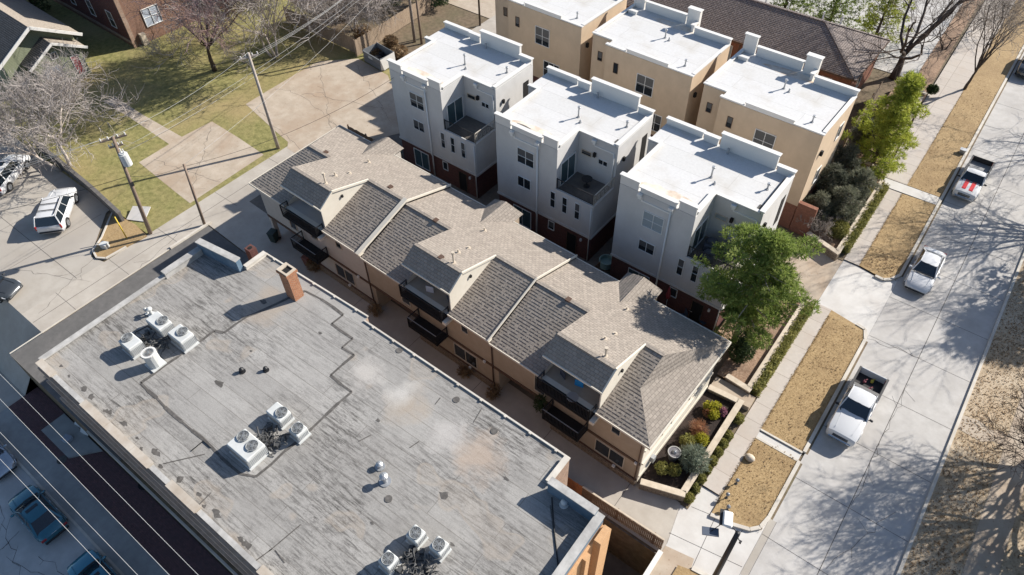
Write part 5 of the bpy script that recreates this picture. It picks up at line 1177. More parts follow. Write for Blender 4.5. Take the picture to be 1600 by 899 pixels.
def pine(loc, h, rad, seed, leaf, label, bark='bark_grey', base=.22, clumps=70, per=36, ln=.30, wd=.045, lean=(0, 0), irregular=.35, shape='round', trunk_r=.17, grp='evergreen trees', cr=1.0):
    rnd = random.Random(seed); t = thing('pine_tree', loc, 0, label, 'tree', grp); tr = MB(); cw = MB()
    top = Vector((lean[0], lean[1], h * .93)); tr.tube([(0, 0, -.1), (lean[0] * .3, lean[1] * .3, h * .4), top * .75, top], [trunk_r, trunk_r * .8, trunk_r * .5, trunk_r * .2], 8)
    for i in range(clumps):
        f = (i + rnd.random()) / clumps; z = h * (base + (1 - base) * f)
        rr = rad * ((1 - f) ** .75 * .95 + .12 if shape == 'cone' else math.sqrt(max(.05, 1 - (2 * f - .86) ** 2 / 1.35)))
        a = i * 2.4 + rnd.uniform(-.5, .5); d = rr * (rnd.uniform(.5, 1.0) if i % 4 else rnd.uniform(.1, .5)) * (1 + rnd.uniform(-irregular, irregular))
        c = Vector((lean[0] * z / h + d * math.cos(a), lean[1] * z / h + d * math.sin(a), z))
        s = cr * rad * rnd.uniform(.13, .30); needles(cw, rnd, c, (s * 1.2, s * 1.2, s * .5), int(per * (s / (cr * rad * .22)) ** 2), ln, wd)
        b0 = Vector((lean[0] * z / h, lean[1] * z / h, max(.3, z - d * .35))); m = b0.lerp(c, .55) + Vector((0, 0, -.05)); tr.tube([b0, m, c], [.05, .035, .012], 4, caps=False)
    tr.build('trunk', M[bark], t, uv=False); cw.build('crown', M[leaf], t, uv=False); return t
def shrub(loc, r, seed, leaf, label, n=500, ln=.10, wd=.05, name='shrub', grp=None, blades=3, core=True, stemmat='bark_dark', box=False):
    """twiggy core with leaf-sized faces through its volume"""
    rnd = random.Random(seed); t = thing(name, loc, rnd.uniform(0, 6) if not box else 0, label, 'shrub', grp); c = MB(); s = MB()
    for k in range(6):
        a = k * 1.05; s.tube([(0, 0, -.05), (r[0] * .3 * math.cos(a), r[1] * .3 * math.sin(a), r[2] * .9), (r[0] * .6 * math.cos(a), r[1] * .6 * math.sin(a), r[2] * 1.5)], [.03, .02, .008], 4, caps=False)
    if box:
        for _ in range(n):
            f = rnd.choice((0, 0, 1, 2, 3, 4)); u, v, w = rnd.uniform(-1, 1), rnd.uniform(-1, 1), rnd.uniform(-.9, 1)
            p = [(u * .95, v * .95, 1), (1, v, w), (-1, v, w), (u, 1, w), (u, -1, w)][f if f < 5 else 0]; k = rnd.uniform(.78, 1.02); q = Vector((p[0] * r[0] * k, p[1] * r[1] * k, r[2] + p[2] * r[2] * k))
            needles(c, rnd, q, (.03, .03, .03), 1, ln, wd, blades)
    else:
        needles(c, rnd, (0, 0, r[2]), r, n, ln, wd, blades)
    if core:
        if box: c.box((0, 0, r[2]), (r[0] * 1.62, r[1] * 1.62, r[2] * 1.62), 0, 0, .06)
        else:
            o0 = len(c.v); c.ball((0, 0, r[2] * .95), (r[0] * .62, r[1] * .62, r[2] * .66), 12, 9); c.s[-1] = True
            for i_ in range(o0, len(c.v)): x_, y_, z_ = c.v[i_]; k_ = rnd.uniform(.8, 1.15); c.v[i_] = (x_ * k_, y_ * k_, z_ * rnd.uniform(.92, 1.06))
    s.build('stems', M[stemmat], t, uv=False); c.build('foliage', M[leaf], t, uv=False); return t
# bare trees in view
bare_tree((-64.4, 15.9, 0), 8.6, .9, 11, .30, 'bark_pale', 'twig_grey', 'big grey bare tree leaning over the parking lot at left', .33, 2, 7, (7, 6, 5), .022, .55, twlen=1.1, lean=(-.12, .02))
bare_tree((-71.5, 18.2, 0), 5.6, .9, 12, .16, 'bark_pale', 'twig_grey', 'pale twiggy bare tree in front of the sage green cottage', .28, 2, 6, (6, 5, 5), .019, .45, twlen=1.2)
bare_tree((-67.4, 34.6, 0), 10.5, .6, 23, .28, 'bark_dark', 'twig_red', 'maroon twigged bare tree on the lawn before the brick apartment block', .36, 1, 10, (7, 6, 5), .022, .75, twlen=1.1)
bare_tree((-64.2, 40.2, 0), 11.5, .7, 37, .26, 'bark_pale', 'twig_grey', 'pale multi stemmed bare tree on the lawn', .28, 3, 6, (7, 7, 5), .024, .85, twlen=1.15)
bare_tree((-61.5, 49.5, 0), 7.0, .9, 41, .16, 'bark_grey', 'twig_grey', 'tangled bare tree behind the shaded board fence', .25, 3, 6, (6, 7, 6), .02, .55, droop=.15, twlen=1.2)
bare_tree((-72.5, 39.5, 0), 5.0, 1.0, 43, .12, 'bark_grey', 'twig_red', 'small reddish bare tree beside the apartment wall', .28, 2, 5, (5, 5, 5), .014, .6)
bare_tree((-73.6, 33.6, 0), 2.8, 1.1, 44, .08, 'bark_grey', 'twig_grey', 'low bare bush at the foot of the apartment corner', .15, 3, 4, (4, 4, 3), .012, .5, name='bare_bush')
bare_tree((-8.7, 75.2, 0), 15, .9, 58, .5, 'bark_dark', 'twig_dark', 'large dark bare tree spreading over the brown roof', .2, 1, 7, (5, 5, 4), .016, .8)
bare_tree((-2.3, 77.0, .1), 9.5, .42, 61, .17, 'bark_dark', 'twig_tan', 'slender vase shaped bare tree in the grass strip at top right', .3, 1, 13, (5, 6, 5), .012, 1.3, lean=(.3, .1))
bare_tree((-6.2, 84, 0), 6, .9, 63, .14, 'bark_dark', 'twig_dark', 'dark shrubby bare tree at the edge of the far parking lot', .2, 3, 4, (4, 5, 4), .013, .6)
bare_tree((4.0 - 8.6, 90, 0), 5.0, .9, 64, .1, 'bark_grey', 'twig_tan', 'small tan bare tree at the top edge by the sidewalk', .25, 2, 5, (4, 4, 4), .012, .7)
# trees just east of the frame whose shadows cross the street
bare_tree((13.6, 38.6, .1), 9.2, .6, 71, .36, 'bark_dark', 'twig_dark', 'bare street tree outside the frame, shading the lower street', .34, 1, 11, (7, 8, 6), .014, .8, twlen=1.0, grp='street trees east of the street')
bare_tree((14.0, 34.6, .1), 8.8, .6, 72, .32, 'bark_dark', 'twig_dark', 'second bare street tree outside the frame at lower right', .34, 1, 11, (7, 8, 6), .014, .8, twlen=1.0, grp='street trees east of the street')
bare_tree((13.0, 63.5, .1), 12.0, 1.0, 73, .42, 'bark_dark', 'twig_dark', 'bare street tree outside the frame beyond the white sedan', .3, 1, 11, (7, 7, 6), .015, .6, grp='street trees east of the street')
bare_tree((13.5, 77, .1), 11.0, 1.0, 74, .36, 'bark_dark', 'twig_dark', 'bare street tree outside the frame beyond the striped truck', .3, 1, 8, (5, 5, 5), .014, .6, grp='street trees east of the street')
pine((15.0, 58.3, .1), 10.5, 3.4, 75, 'ever', 'leafy evergreen outside the frame, shading the street by the white sedan', 'bark_dark', .3, 80, 34, .45, .11, grp='street trees east of the street', cr=1.15)
pine((15.6, 30.5, .1), 8.0, 2.6, 76, 'ever', 'evergreen outside the frame, shading the lower right lawn', 'bark_dark', .2, 50, 30, .45, .11, grp='street trees east of the street', cr=1.15)
# evergreens in view
pine((-6.6, 32.7, .4), 10.6, 2.75, 81, 'pine', 'tall loose pine beside the nearest white house and the sidewalk', 'bark_pale', .33, 125, 72, .28, .042, (.35, .1), .55, trunk_r=.2, cr=.8)
pine((-5.6, 58.9, .4), 8.6, 2.5, 82, 'pine2', 'bright yellow green pine beside the far tan house', 'bark_dark', .06, 85, 62, .30, .045, (.1, .3), .5, 'cone', cr=.85)
pine((-17.5, 79.5, 0), 8, 3.2, 83, 'pine', 'bushy pine behind the brown roof at the top edge', 'bark_dark', .12, 60, 36, .3, .05, irregular=.3)
pine((-23, 80.5, 0), 7.5, 3.0, 84, 'pine', 'second bushy pine behind the brown roof, farther left', 'bark_dark', .12, 50, 36, .3, .05, irregular=.3)
pine((-12.5, 79.5, 0), 7.0, 2.4, 86, 'pine2', 'lighter green pine right of the two behind the brown roof', 'bark_dark', .12, 44, 36, .3, .05, irregular=.3)
pine((-57.8, 60.5, 0), 5.5, 2.4, 85, 'ever', 'dark evergreen bush behind the tall board fence', 'bark_dark', .05, 46, 40, .22, .06, irregular=.25)
pine((-63.0, 55.5, 0), 5.0, 2.2, 88, 'ever', 'dark evergreen bush left of the tall board fence', 'bark_dark', .05, 40, 40, .22, .06, irregular=.25)
pine((-62.5, 62, 0), 6.0, 2.8, 89, 'ever', 'dark evergreen bush at the top edge left of the poles', 'bark_dark', .05, 46, 40, .22, .06, irregular=.25)
pine((-96, 30, 0), 6.0, 2.8, 90, 'ever', 'dark evergreen in the shade left of the apartment block', 'bark_dark', .05, 40, 36, .25, .06, irregular=.25)
shrub((-5.75, 32.15, .4), (.85, .85, 1.45), 91, 'ever', 'dense cone shaped evergreen in the planter below the tall pine', 1500, .12, .05, 'cone_evergreen')
for i, (x, y, r, h, lf, lb) in enumerate(((-7.0, 48.9, 1.1, 2.6, 'greygreen', 'feathery grey green conifer nearest the brick base of the far tan house'), (-5.6, 50.2, 1.25, 3.0, 'greygreen', 'feathery grey green conifer leaning over the planter wall'), (-7.2, 51.6, 1.2, 3.6, 'greydark', 'tall dark grey conifer in the middle of the planter'), (-5.4, 52.9, 1.2, 3.2, 'greygreen', 'feathery grey green conifer beside the sidewalk'), (-7.1, 54.6, 1.2, 3.8, 'greydark', 'tall dark grey conifer at the back of the planter'), (-7.3, 60.5, 1.0, 3.0, 'greydark', 'dark grey conifer left of the bright pine'))):
    pine((x, y, .4), h, r, 100 + i, lf, lb, 'bark_grey', .04, 46, 44, .26, .032, (0, 0), .5, 'round', .06, 'feathery conifers in the planter', 1.15)
for i, (x, y, r, lf, lb) in enumerate(((-4.9, 48.3, .8, 'box', 'rounder green bush at the planter wall corner'), (-7.3, 64.5, .9, 'box', 'dull green bush behind the bright pine'), (-5.0, 54.8, .7, 'box', 'low green bush at the sidewalk beyond the conifers'), (-4.75, 73.8, .5, 'ever', 'small round dark bush on the planting strip by the far sidewalk'))):
    shrub((x, y, .4), (r, r, r * .8), 110 + i, lf, lb, int(900 * r), .17, .04, 'shrub', 'bushes in the planters', 4, stemmat='bark_grey')
bare_tree((-6.3, 47.9, .4), 1.7, 1.1, 118, .05, 'bark_grey', 'twig_tan', 'low bare tan bush in the planter corner by the driveway', .15, 3, 4, (5, 5, 4), .010, .5, name='bare_bush')
# clipped hedge along the sidewalk, and balls farther south
hy = [(30.35 + i * 1.33, 'a') for i in range(7)] + [(47.0 + i * 1.38, 'b') for i in range(7)]
nm = ['first', 'second', 'third', 'fourth', 'fifth', 'sixth', 'seventh']
for i, (y, s) in enumerate(hy):
    shrub((-3.70, y + .6, .02), (.32, .69, .42), 130 + i, 'box', '%s clipped hedge block counted from the driveway %s, %s' % (nm[i % 7], 'steps' if s == 'a' else 'apron', 'below the cone evergreen bed' if s == 'a' else 'below the grey green bushes'), 620, .09, .045, 'hedge_block', 'clipped hedge blocks along the sidewalk', 3, box=True)
nb = ['southernmost', 'second', 'third', 'fourth', 'fifth', 'sixth', 'seventh', 'eighth']
for i, y in enumerate((21.15, 21.9, 22.7, 23.45, 24.2, 24.95, 25.7, 26.4)):
    shrub((-3.68, y, .02), (.3, .32, .3), 150 + i, 'box', 'small round boxwood, %s in the line along the mulch bed wall' % nb[i] if i else 'small round boxwood at the apron end of the line along the mulch bed wall', 330, .09, .045, 'boxwood_ball', 'round boxwoods along the mulch bed wall')
shrub((-3.72, 27.9, .02), (.36, .38, .36), 160, 'box', 'lone boxwood cube beside the planter steps', 380, .09, .045, 'boxwood_ball', 'round boxwoods along the mulch bed wall')
for i, (x, y, r, lf, lb, ln, wd) in enumerate((
        (-5.55, 27.35, .36, 'yellow', 'bright yellow shrub nearest the row in the mulch bed', .12, .06), (-5.2, 27.6, .34, 'yellow', 'bright yellow shrub at the back of the mulch bed', .12, .06), (-5.1, 27.0, .34, 'yellow', 'bright yellow shrub nearest the sidewalk in the mulch bed', .12, .06),
        (-5.45, 26.95, .26, 'orange', 'copper shrub in front of the yellow shrubs', .14, .05), (-4.75, 27.55, .26, 'pink', 'mauve plant beside the yellow shrubs', .14, .05), (-5.35, 25.4, .45, 'orange', 'wispy copper grass clump in the mulch bed', .34, .014), (-4.85, 24.9, .36, 'yellow', 'pale yellow green tuft by the planter wall', .2, .04),
        (-5.5, 24.2, .46, 'box', 'green bush behind the big urn', .12, .05), (-5.25, 23.5, .4, 'greygreen', 'olive bush beside the big urn', .12, .05), (-4.5, 23.2, .78, 'bluegreen', 'blue green weeping conifer over the planter wall', .34, .03), (-5.2, 22.0, .4, 'box', 'round green shrub beside the weeping conifer', .10, .05), (-5.85, 21.65, .42, 'box', 'round olive shrub below the urn', .10, .05))):
    shrub((x, y, .42), (r, r, r * .85), 170 + i, lf, lb, int(420 * max(.6, r * 1.6)), ln, wd, 'bedding_shrub', 'plants in the mulch bed', 3)
for i, (x, y, r, lb) in enumerate(((-55.5, 49.5, .8, 'dry scrub at the foot of the tall board fence'), (-54.9, 46.8, .7, 'dry scrub behind the dumpster'), (-53.0, 48.3, .9, 'dry scrub between the dumpster and the pole pair'), (-59.5, 49, 1.0, 'brown leafy scrub behind the tall board fence'), (-64.8, 50.5, 1.1, 'brown leafy scrub behind the shaded board fence'), (-68, 53, 1.2, 'brown scrub at the top edge left of the evergreens'))):
    shrub((x, y, 0), (r, r, r * .7), 190 + i, 'dryleaf', lb, 420, .2, .06, 'scrub', 'dry scrub near the dumpster', 3, stemmat='bark_grey')
for i, (lx, lb) in enumerate(((5.6, 'small bare bush under the west end lower balcony'), (12.7, 'bare reddish bush at the downspout of the west end townhouse'), (24.2, 'bare reddish bush at the downspout of the middle townhouse'), (21.6, 'low dead stems along the base of the middle townhouse'), (28.2, 'leafy pot plant on the street end lower balcony'))):
    p = on_row(lx, -.55 if i < 4 else -.7, .02 if i < 4 else 2.64)
    shrub(p, (.5, .35, .45), 200 + i, 'dryleaf' if i < 4 else 'ever', lb, 160, .22, .03, 'shrub', 'small plants along the alley facade', 3, stemmat='bark_dark')
# leaf litter on the kerbside lawns: fallen leaves nobody could count
rnd = random.Random(9); lf = MB()
for x0, x1, y0, y1, n in ((7.8, 10.3, 24, 62, 4200), (-2.0, .35, 46.6, 49, 260), (-2.0, .35, 21.6, 40, 240), (-2.2, .45, 58, 80, 200), (12.1, 15, 28, 50, 1000)):
    for _ in range(n):
        x, y, a, s = rnd.uniform(x0, x1), rnd.uniform(y0, y1), rnd.uniform(0, 6.3), rnd.uniform(.035, .075); c_, s_ = math.cos(a) * s, math.sin(a) * s; z = .125 + rnd.uniform(0, .02)
        lf.add([(x - c_, y - s_, z), (x + s_ * .6, y - c_ * .6, z + rnd.uniform(0, .03)), (x + c_, y + s_, z), (x - s_ * .6, y + c_ * .6, z + rnd.uniform(0, .03))], [(0, 1, 2, 3)])
tag(lf.build('fallen_leaves', M['dryleaf'], uv=False), 'fallen brown leaves scattered over the dormant kerbside grass', 'leaves', None, 'stuff')
# ------------------------------------------------------------------ vehicles
M['paint_white'] = plain('white_paint', (.60, .60, .60), .25, 0, .5, .6)
M['paint_blue'] = plain('blue_paint', (.03, .15, .20), .2, .3, .5, .8); M['paint_teal'] = plain('bright_blue_paint', (.03, .19, .27), .2, .3, .5, .8)
M['paint_silver'] = plain('silver_paint', (.42, .45, .48), .25, .6, .5, .6); M['paint_dark'] = plain('charcoal_paint', (.04, .045, .05), .2, .2, .5, .8)
M['tyre'] = plain('tyre_rubber', (.018, .018, .018), .85); M['alloy'] = plain('alloy_rim', (.45, .46, .47), .3, .8)
M['car_glass'] = plain('car_glass', (.012, .018, .024), .05, 0, .9); M['lamp_clear'] = plain('headlamp_lens', (.55, .57, .6), .1, .2, .8)
M['lamp_red'] = plain('tail_lamp', (.32, .012, .012), .15, 0, .6); M['chrome'] = plain('bright_trim', (.5, .51, .52), .2, .9); M['red_stripe'] = plain('red_stripe', (.62, .03, .02), .25, 0, .5, .6)
M['plastic'] = plain('black_plastic', (.022, .022, .024), .55); M['bed_liner'] = plain('bed_liner', (.028, .026, .027), .8)
def vehicle(kind, loc, rz, paint, label, L=4.8, W=1.8, k=None, stripes=False, load=False, rack=False, sun=False, name='parked_car', cat='car', gname='parked vehicles'):
    t = thing(name, loc, rz, label, cat, gname); hw = W / 2; pm = M[paint]
    if kind == 'sedan':
        st = [(.5, .70, .30, .52, .55), (.475, .86, .22, .64, .69), (.40, .97, .19, .76, .83), (.26, 1.0, .19, .86, .945), (.15, 1.0, .19, .90, .98), (-.28, 1.0, .19, .94, 1.0), (-.40, .99, .2, .95, 1.04), (-.46, .94, .25, .90, 1.0), (-.5, .80, .34, .76, .84)]
        gh = dict(f0=.19, f1=.03, r1=-.23, r0=-.40, zb=.94, zr=1.44, wb=.90, wt=.66)
    elif kind == 'suv':
        st = [(.5, .78, .34, .72, .76), (.48, .90, .26, .86, .92), (.40, .98, .24, 1.0, 1.07), (.24, 1.0, .24, 1.06, 1.15), (-.1, 1.0, .24, 1.1, 1.16), (-.44, 1.0, .24, 1.1, 1.16), (-.485, .96, .28, 1.05, 1.1), (-.5, .90, .40, .95, 1.0)]
        gh = dict(f0=.20, f1=.07, r1=-.42, r0=-.485, zb=1.08, zr=1.78, wb=.94, wt=.76)
    else:
        st = [(.5, .82, .40, .86, .90), (.485, .93, .32, .98, 1.04), (.42, .99, .28, 1.08, 1.15), (.20, 1.0, .28, 1.14, 1.24), (.0, 1.0, .28, 1.16, 1.22), (-.125, 1.0, .28, 1.16, 1.22), (-.13, 1.0, .28, .70, .72), (-.49, 1.0, .30, .70, .72), (-.5, .98, .36, .69, .71)]
        gh = dict(f0=.185, f1=.085, r1=-.105, r0=-.125, zb=1.15, zr=1.86, wb=.92, wt=.76)
        if k == 'short':
            st = [(.5, .82, .38, .80, .84), (.485, .93, .30, .92, .97), (.42, .99, .26, 1.0, 1.07), (.20, 1.0, .26, 1.06, 1.15), (.03, 1.0, .26, 1.08, 1.14), (-.0, 1.0, .26, 1.08, 1.14), (-.005, 1.0, .26, .66, .68), (-.49, 1.0, .28, .66, .68), (-.5, .98, .34, .65, .67)]
            gh = dict(f0=.21, f1=.115, r1=.005, r0=-.002, zb=1.07, zr=1.68, wb=.92, wt=.78)
    b = MB(); rings = []
    for (fx, fw, z0, zs, zt) in st:
        w = hw * fw
        rings.append([(fx * L, y * w, z) for y, z in ((-.86, z0), (-.97, z0 + .14), (-1.0, (z0 + zs) / 2), (-.985, zs - .09), (-.93, zs - .01), (-.62, zt - .015), (0, zt), (.62, zt - .015), (.93, zs - .01), (.985, zs - .09), (1.0, (z0 + zs) / 2), (.97, z0 + .14), (.86, z0))])
    n = 13; vs = [p for r in rings for p in r]; fs = []
    for i in range(len(rings) - 1):
        for j in range(n):
            jj = (j + 1) % n; fs.append((i * n + j, (i + 1) * n + j, (i + 1) * n + jj, i * n + jj))
    fs += [tuple(range(n - 1, -1, -1))[::-1], tuple(range((len(rings) - 1) * n, len(rings) * n))[::-1]]
    b.add(vs, fs, 0, True); body = b.build('body', pm, t, uv=False); 
    bm_ = body.data; bm_.validate()
    try: bm_.set_sharp_from_angle(angle=R_(38))
    except Exception: pass
    # glasshouse
    G = {q_: v * L if q_[0] in 'fr' else v for q_, v in gh.items()}; zb, zr, wb, wt = G['zb'], G['zr'], G['wb'] * hw, G['wt'] * hw
    a = [(G['f0'], -wb, zb), (G['f0'], wb, zb), (G['r0'], wb, zb), (G['r0'], -wb, zb)]; c = [(G['f1'], -wt, zr - .05), (G['f1'], wt, zr - .05), (G['r1'], wt, zr - .03), (G['r1'], -wt, zr - .03)]
    def pane(nm, q4, cx=0):
        m = MB(); m.poly([Vector(p) for p in q4]); return m.build(nm, M['car_glass'], t, uv=False)
    bow = .10
    m = MB(); m.add([a[0], (G['f0'] + bow, 0, zb), a[1], c[1], (G['f1'] + bow * .5, 0, zr - .03), c[0]], [(0, 1, 4, 5), (1, 2, 3, 4)], 0, True); m.build('windscreen', M['car_glass'], t, uv=False)
    m = MB(); m.add([a[2], (G['r0'] - bow * .6, 0, zb), a[3], c[3], (G['r1'] - bow * .3, 0, zr - .02), c[2]], [(0, 1, 4, 5), (1, 2, 3, 4)], 0, True); m.build('rear_window', M['car_glass'], t, uv=False)
    pane('side_window', [a[3], a[0], c[0], c[3]]); pane('side_window', [a[1], a[2], c[2], c[1]])
    r = MB(); e = .02; ys = (-1, -.8, -.35, .35, .8, 1); xs = (G['f1'] + .02, G['f1'] * .8 + G['r1'] * .2, (G['f1'] + G['r1']) / 2, G['f1'] * .15 + G['r1'] * .85, G['r1'] - .02)
    vs = []
    for i, x in enumerate(xs):
        for y in ys: vs.append((x + (bow * .5 * (1 - y * y) if i == 0 else (-bow * .3 * (1 - y * y) if i == 4 else 0)), y * wt * 1.02, zr - (.055 if abs(y) == 1 else (.015 if abs(y) > .5 else 0)) - (.04 if i in (0, 4) else 0)))
    r.add(vs, [(i * 6 + j, i * 6 + j + 1, i * 6 + 7 + j, i * 6 + 6 + j)[::-1] for i in range(4) for j in range(5)], 0, True); roof = r.build('roof', pm, t, uv=False)
    pl = MB()
    for s in (-1, 1):
        A, B_, C_, D_ = Vector((G['f0'], s * wb, zb)), Vector((G['f1'], s * wt, zr - .045)), Vector((G['r1'], s * wt, zr - .03)), Vector((G['r0'], s * wb, zb))
        pl.beam(A, B_, .07, .05); pl.beam(D_, C_, .12 if kind == 'sedan' else .09, .05); pl.beam(B_, C_, .05, .05); 
        for f in ((.52,) if kind != 'suv' else (.36, .70)):
            pl.beam(A.lerp(D_, f), B_.lerp(C_, f if kind != 'sedan' else .55), .07, .04)
    pl.build('pillar', pm, t, uv=False)
    # wheels
    wr = .33 if kind == 'sedan' else .38
    for fx in ((.30, -.30) if kind != 'truck' else (.315, -.30)):
        for s in (-1, 1):
            w = MB(); y0, y1 = s * (hw - .2), s * (hw + .012); w.tube([(fx * L, y0, wr), (fx * L, y1, wr)], wr, 18, sm=False); o = w.build('wheel', M['tyre'], t, uv=False)
            q_ = MB(); q_.tube([(fx * L, y1, wr), (fx * L, y1 + s * .012, wr)], wr * .66, 14, sm=False); 
            for j in range(5):
                an = j * 1.2566; q_.beam((fx * L, y1 + s * .02, wr), (fx * L + wr * .6 * math.cos(an), y1 + s * .02, wr + wr * .6 * math.sin(an)), .05, .03)
            q_.build('rim', M['alloy'], o, uv=False)
            ar = MB(); pts = [(fx * L + (wr + .05) * math.cos(u), s * (hw + .004), wr + (wr + .05) * math.sin(u)) for u in np.linspace(0, math.pi, 9)]; ar.tube(pts, .035, 5); ar.build('wheel_arch', pm if kind != 'suv' else M['plastic'], t, uv=False)
    x1 = L / 2; zf = st[1][3]
    for s in (-1, 1):
        h = MB(); h.add([(x1 - .05, s * hw * .52, zf - .17), (x1 - .22, s * hw * .93, zf - .12), (x1 - .42, s * hw * .985, zf + .01), (x1 - .10, s * hw * .55, zf - .01), (x1 - .18, s * hw * .5, zf + .04), (x1 - .46, s * hw * .88, zf + .07)], [(0, 1, 2, 3), (3, 2, 5, 4)]); h.build('headlight', M['lamp_clear'], t, uv=False)
        zt_ = .85 if kind == 'sedan' else 1.0; g = MB(); g.box((-x1 + .05, s * hw * (.74 if kind == 'sedan' else .90), zt_ - .08), (.12, .34 if kind == 'sedan' else .14, .16 if kind == 'sedan' else .4), 0, 0, .03); g.build('tail_light', M['lamp_red'], t, uv=False)
        mi = MB(); mi.box((G['f0'] - .18, s * (hw + .13), zb + .06), (.14, .22, .15), s * -.2, 0, .04); mi.beam((G['f0'] - .16, s * hw * .95, zb), (G['f0'] - .17, s * (hw + .06), zb + .03), .05, .04); mi.build('wing_mirror', pm if paint != 'paint_white' or kind == 'sedan' else M['plastic'], t, uv=False)
        dh = MB()
        for xx in ((-.02, -.2) if kind != 'truck' else (.06, -.06)): dh.box((xx * L, s * (hw + .005), zb - .16), (.2, .03, .035))
        dh.build('door_handle', M['chrome'], t, uv=False)
    gr = MB(); gr.bx(x1 - .10, x1 - .005 + (.02 if kind != 'sedan' else 0), -hw * .5, hw * .5, zf - .34, zf - .10)
    for i in range(3): gr.bx(x1 - .06, x1 + .02 + (.02 if kind != 'sedan' else 0), -hw * .5, hw * .5, zf - .32 + i * .08, zf - .30 + i * .08, 1)
    gr.build('grille', [M['plastic'], M['chrome']], t, uv=False)
    bu = MB(); bu.box((x1 - .02, 0, st[0][2] + .1), (.16, W * .78, .16), 0, 0, .05); bu.build('front_bumper', M['chrome'] if kind == 'truck' else M['plastic'], t, uv=False)
    bu = MB(); bu.box((-x1 + .02, 0, st[-1][2] + .08), (.18, W * .84, .17), 0, 0, .05); bu.build('rear_bumper', M['chrome'] if kind == 'truck' else M['plastic'], t, uv=False)
    pp_ = MB(); pp_.box((-x1 - .02 if kind != 'sedan' else -x1 + .02, 0, .78), (.02, .32, .16)); pp_.build('number_plate', M['coping'], t, uv=False)
    wp = MB(); wp.beam((G['f0'] + .06, -hw * .1, zb + .03), (G['f0'] - .04, hw * .45, zb + .1), .02, .02); wp.beam((G['f0'] + .06, -hw * .6, zb + .03), (G['f0'] - .02, -hw * .1, zb + .1), .02, .02); wp.build('wiper', M['plastic'], t, uv=False)
    for s in (-1, 1):
        for xx in ((G['f0'] - .12 * L * .4, (G['f0'] + G['r0']) / 2 - .05, G['r0'] * .62) if kind != 'truck' else (G['f0'] - .12, (G['f0'] + G['r0']) / 2 - .05)):
            sm_ = MB(); sm_.beam((xx, s * (hw + .002), st[3][2] + .22), (xx - .02, s * (hw * .985), zb - .1), .012, .012); sm_.build('door_seam', M['plastic'], t, uv=False)
    cw_ = MB(); cw_.add([(G['f0'] + .16, -hw * .8, zb + .035), (G['f0'] + .20, 0, zb + .075), (G['f0'] + .16, hw * .8, zb + .035), (G['f0'] + .02, hw * .86, zb + .03), (G['f0'] + .10, 0, zb + .07), (G['f0'] + .02, -hw * .86, zb + .03)], [(0, 1, 4, 5), (1, 2, 3, 4)]); cw_.build('cowl', M['plastic'], t, uv=False)
    hl = MB()
    for s in (-1, 1): hl.beam((x1 - .32, s * hw * .55, st[2][4] - .02), (G['f0'] + .1, s * hw * .66, zb + .075), .02, .02)
    hl.build('bonnet_crease', pm, t, uv=False)
    if kind == 'truck':
        xr, xf = -.495 * L, (-.132 if k != 'short' else -.012) * L; zt_, zf_ = (1.28, .74) if k != 'short' else (1.16, .70)
        bd = MB(); bd.bx(xr + .06, xf, -hw * .86, hw * .86, zf_ - .01, zf_); bd.build('bed', M['bed_liner'] if k != 'short' else M['bed_grey'], t, uv=False)
        for s in (-1, 1):
            q_ = MB(); q_.bx(xr, xf - .02, s * hw * .87, s * hw * .995, .68, zt_, 0, .03); o = q_.build('bed_side', pm, t, uv=False)
            q_ = MB(); q_.bx(xr + .02, xf - .04, s * hw * .86, s * hw * 1.0, zt_, zt_ + .03); q_.build('bed_rail', M['plastic'], o, uv=False)
        q_ = MB(); q_.bx(xr - .02, xr + .06, -hw * .86, hw * .86, .62, zt_, 0, .02); q_.build('tailgate', pm if k != 'short' else M['plastic'], t, uv=False)
        q_ = MB(); q_.bx(xf - .06, xf, -hw * .86, hw * .86, zf_, zt_); q_.build('bulkhead', pm, t, uv=False)
        if k != 'short':
            tb_ = MB(); tb_.box((xf - .32, 0, zt_ + .0), (.5, W * .86, .12), 0, 0, .03); tb_.build('bed_cover', M['bed_cover'], t, uv=False)
    if stripes:
        for s in (-1, 1):
            q_ = MB(); rows = [(fx * L, z) for fx, z in ((.455, 1.03 - .05), (.42, 1.07), (.30, 1.115), (.205, 1.15))]
            for (xa, za), (xb, zb_) in zip(rows[:-1], rows[1:]):
                q_.poly([(xa, s * hw * .13, za + .012), (xa, s * hw * .46, za + .005), (xb, s * hw * .46, zb_ + .005), (xb, s * hw * .13, zb_ + .012)])
            q_.build('bonnet_stripe', M['red_stripe'], t, uv=False)
    if rack:
        q_ = MB()
        for s in (-1, 1): q_.beam((G['f1'] - .3, s * wt * .88, zr + .07), (G['r1'] + .15, s * wt * .88, zr + .07), .05, .05)
        for fx in (.40, .72): q_.beam((G['f1'] * (1 - fx) + G['r1'] * fx, -wt * .88, zr + .08), (G['f1'] * (1 - fx) + G['r1'] * fx, wt * .88, zr + .08), .06, .04)
        q_.build('roof_rack', M['plastic'], t, uv=False)
    if sun:
        q_ = MB(); q_.bx(G['f1'] * .75 + G['r1'] * .25 - .12, G['f1'] - .18, -wt * .62, wt * .62, zr + .002, zr + .012); q_.build('sunroof', M['car_glass'], t, uv=False)
    return t
M['bed_cover'] = plain('worn_bed_cover', (.13, .125, .12), .6); M['bed_grey'] = plain('grey_bed_floor', (.24, .245, .25), .6)
S_ = -math.pi / 2
trk = vehicle('truck', (2.0, 33.0, 0), S_ - .01, 'paint_white', 'white pickup truck with cargo in its open bed, parked on the near street', 5.75, 1.92, name='pickup_truck', cat='pickup')
vehicle('sedan', (1.95, 48.3, 0), S_, 'paint_white', 'white sedan parked at the kerb beside the driveway', 4.85, 1.80)
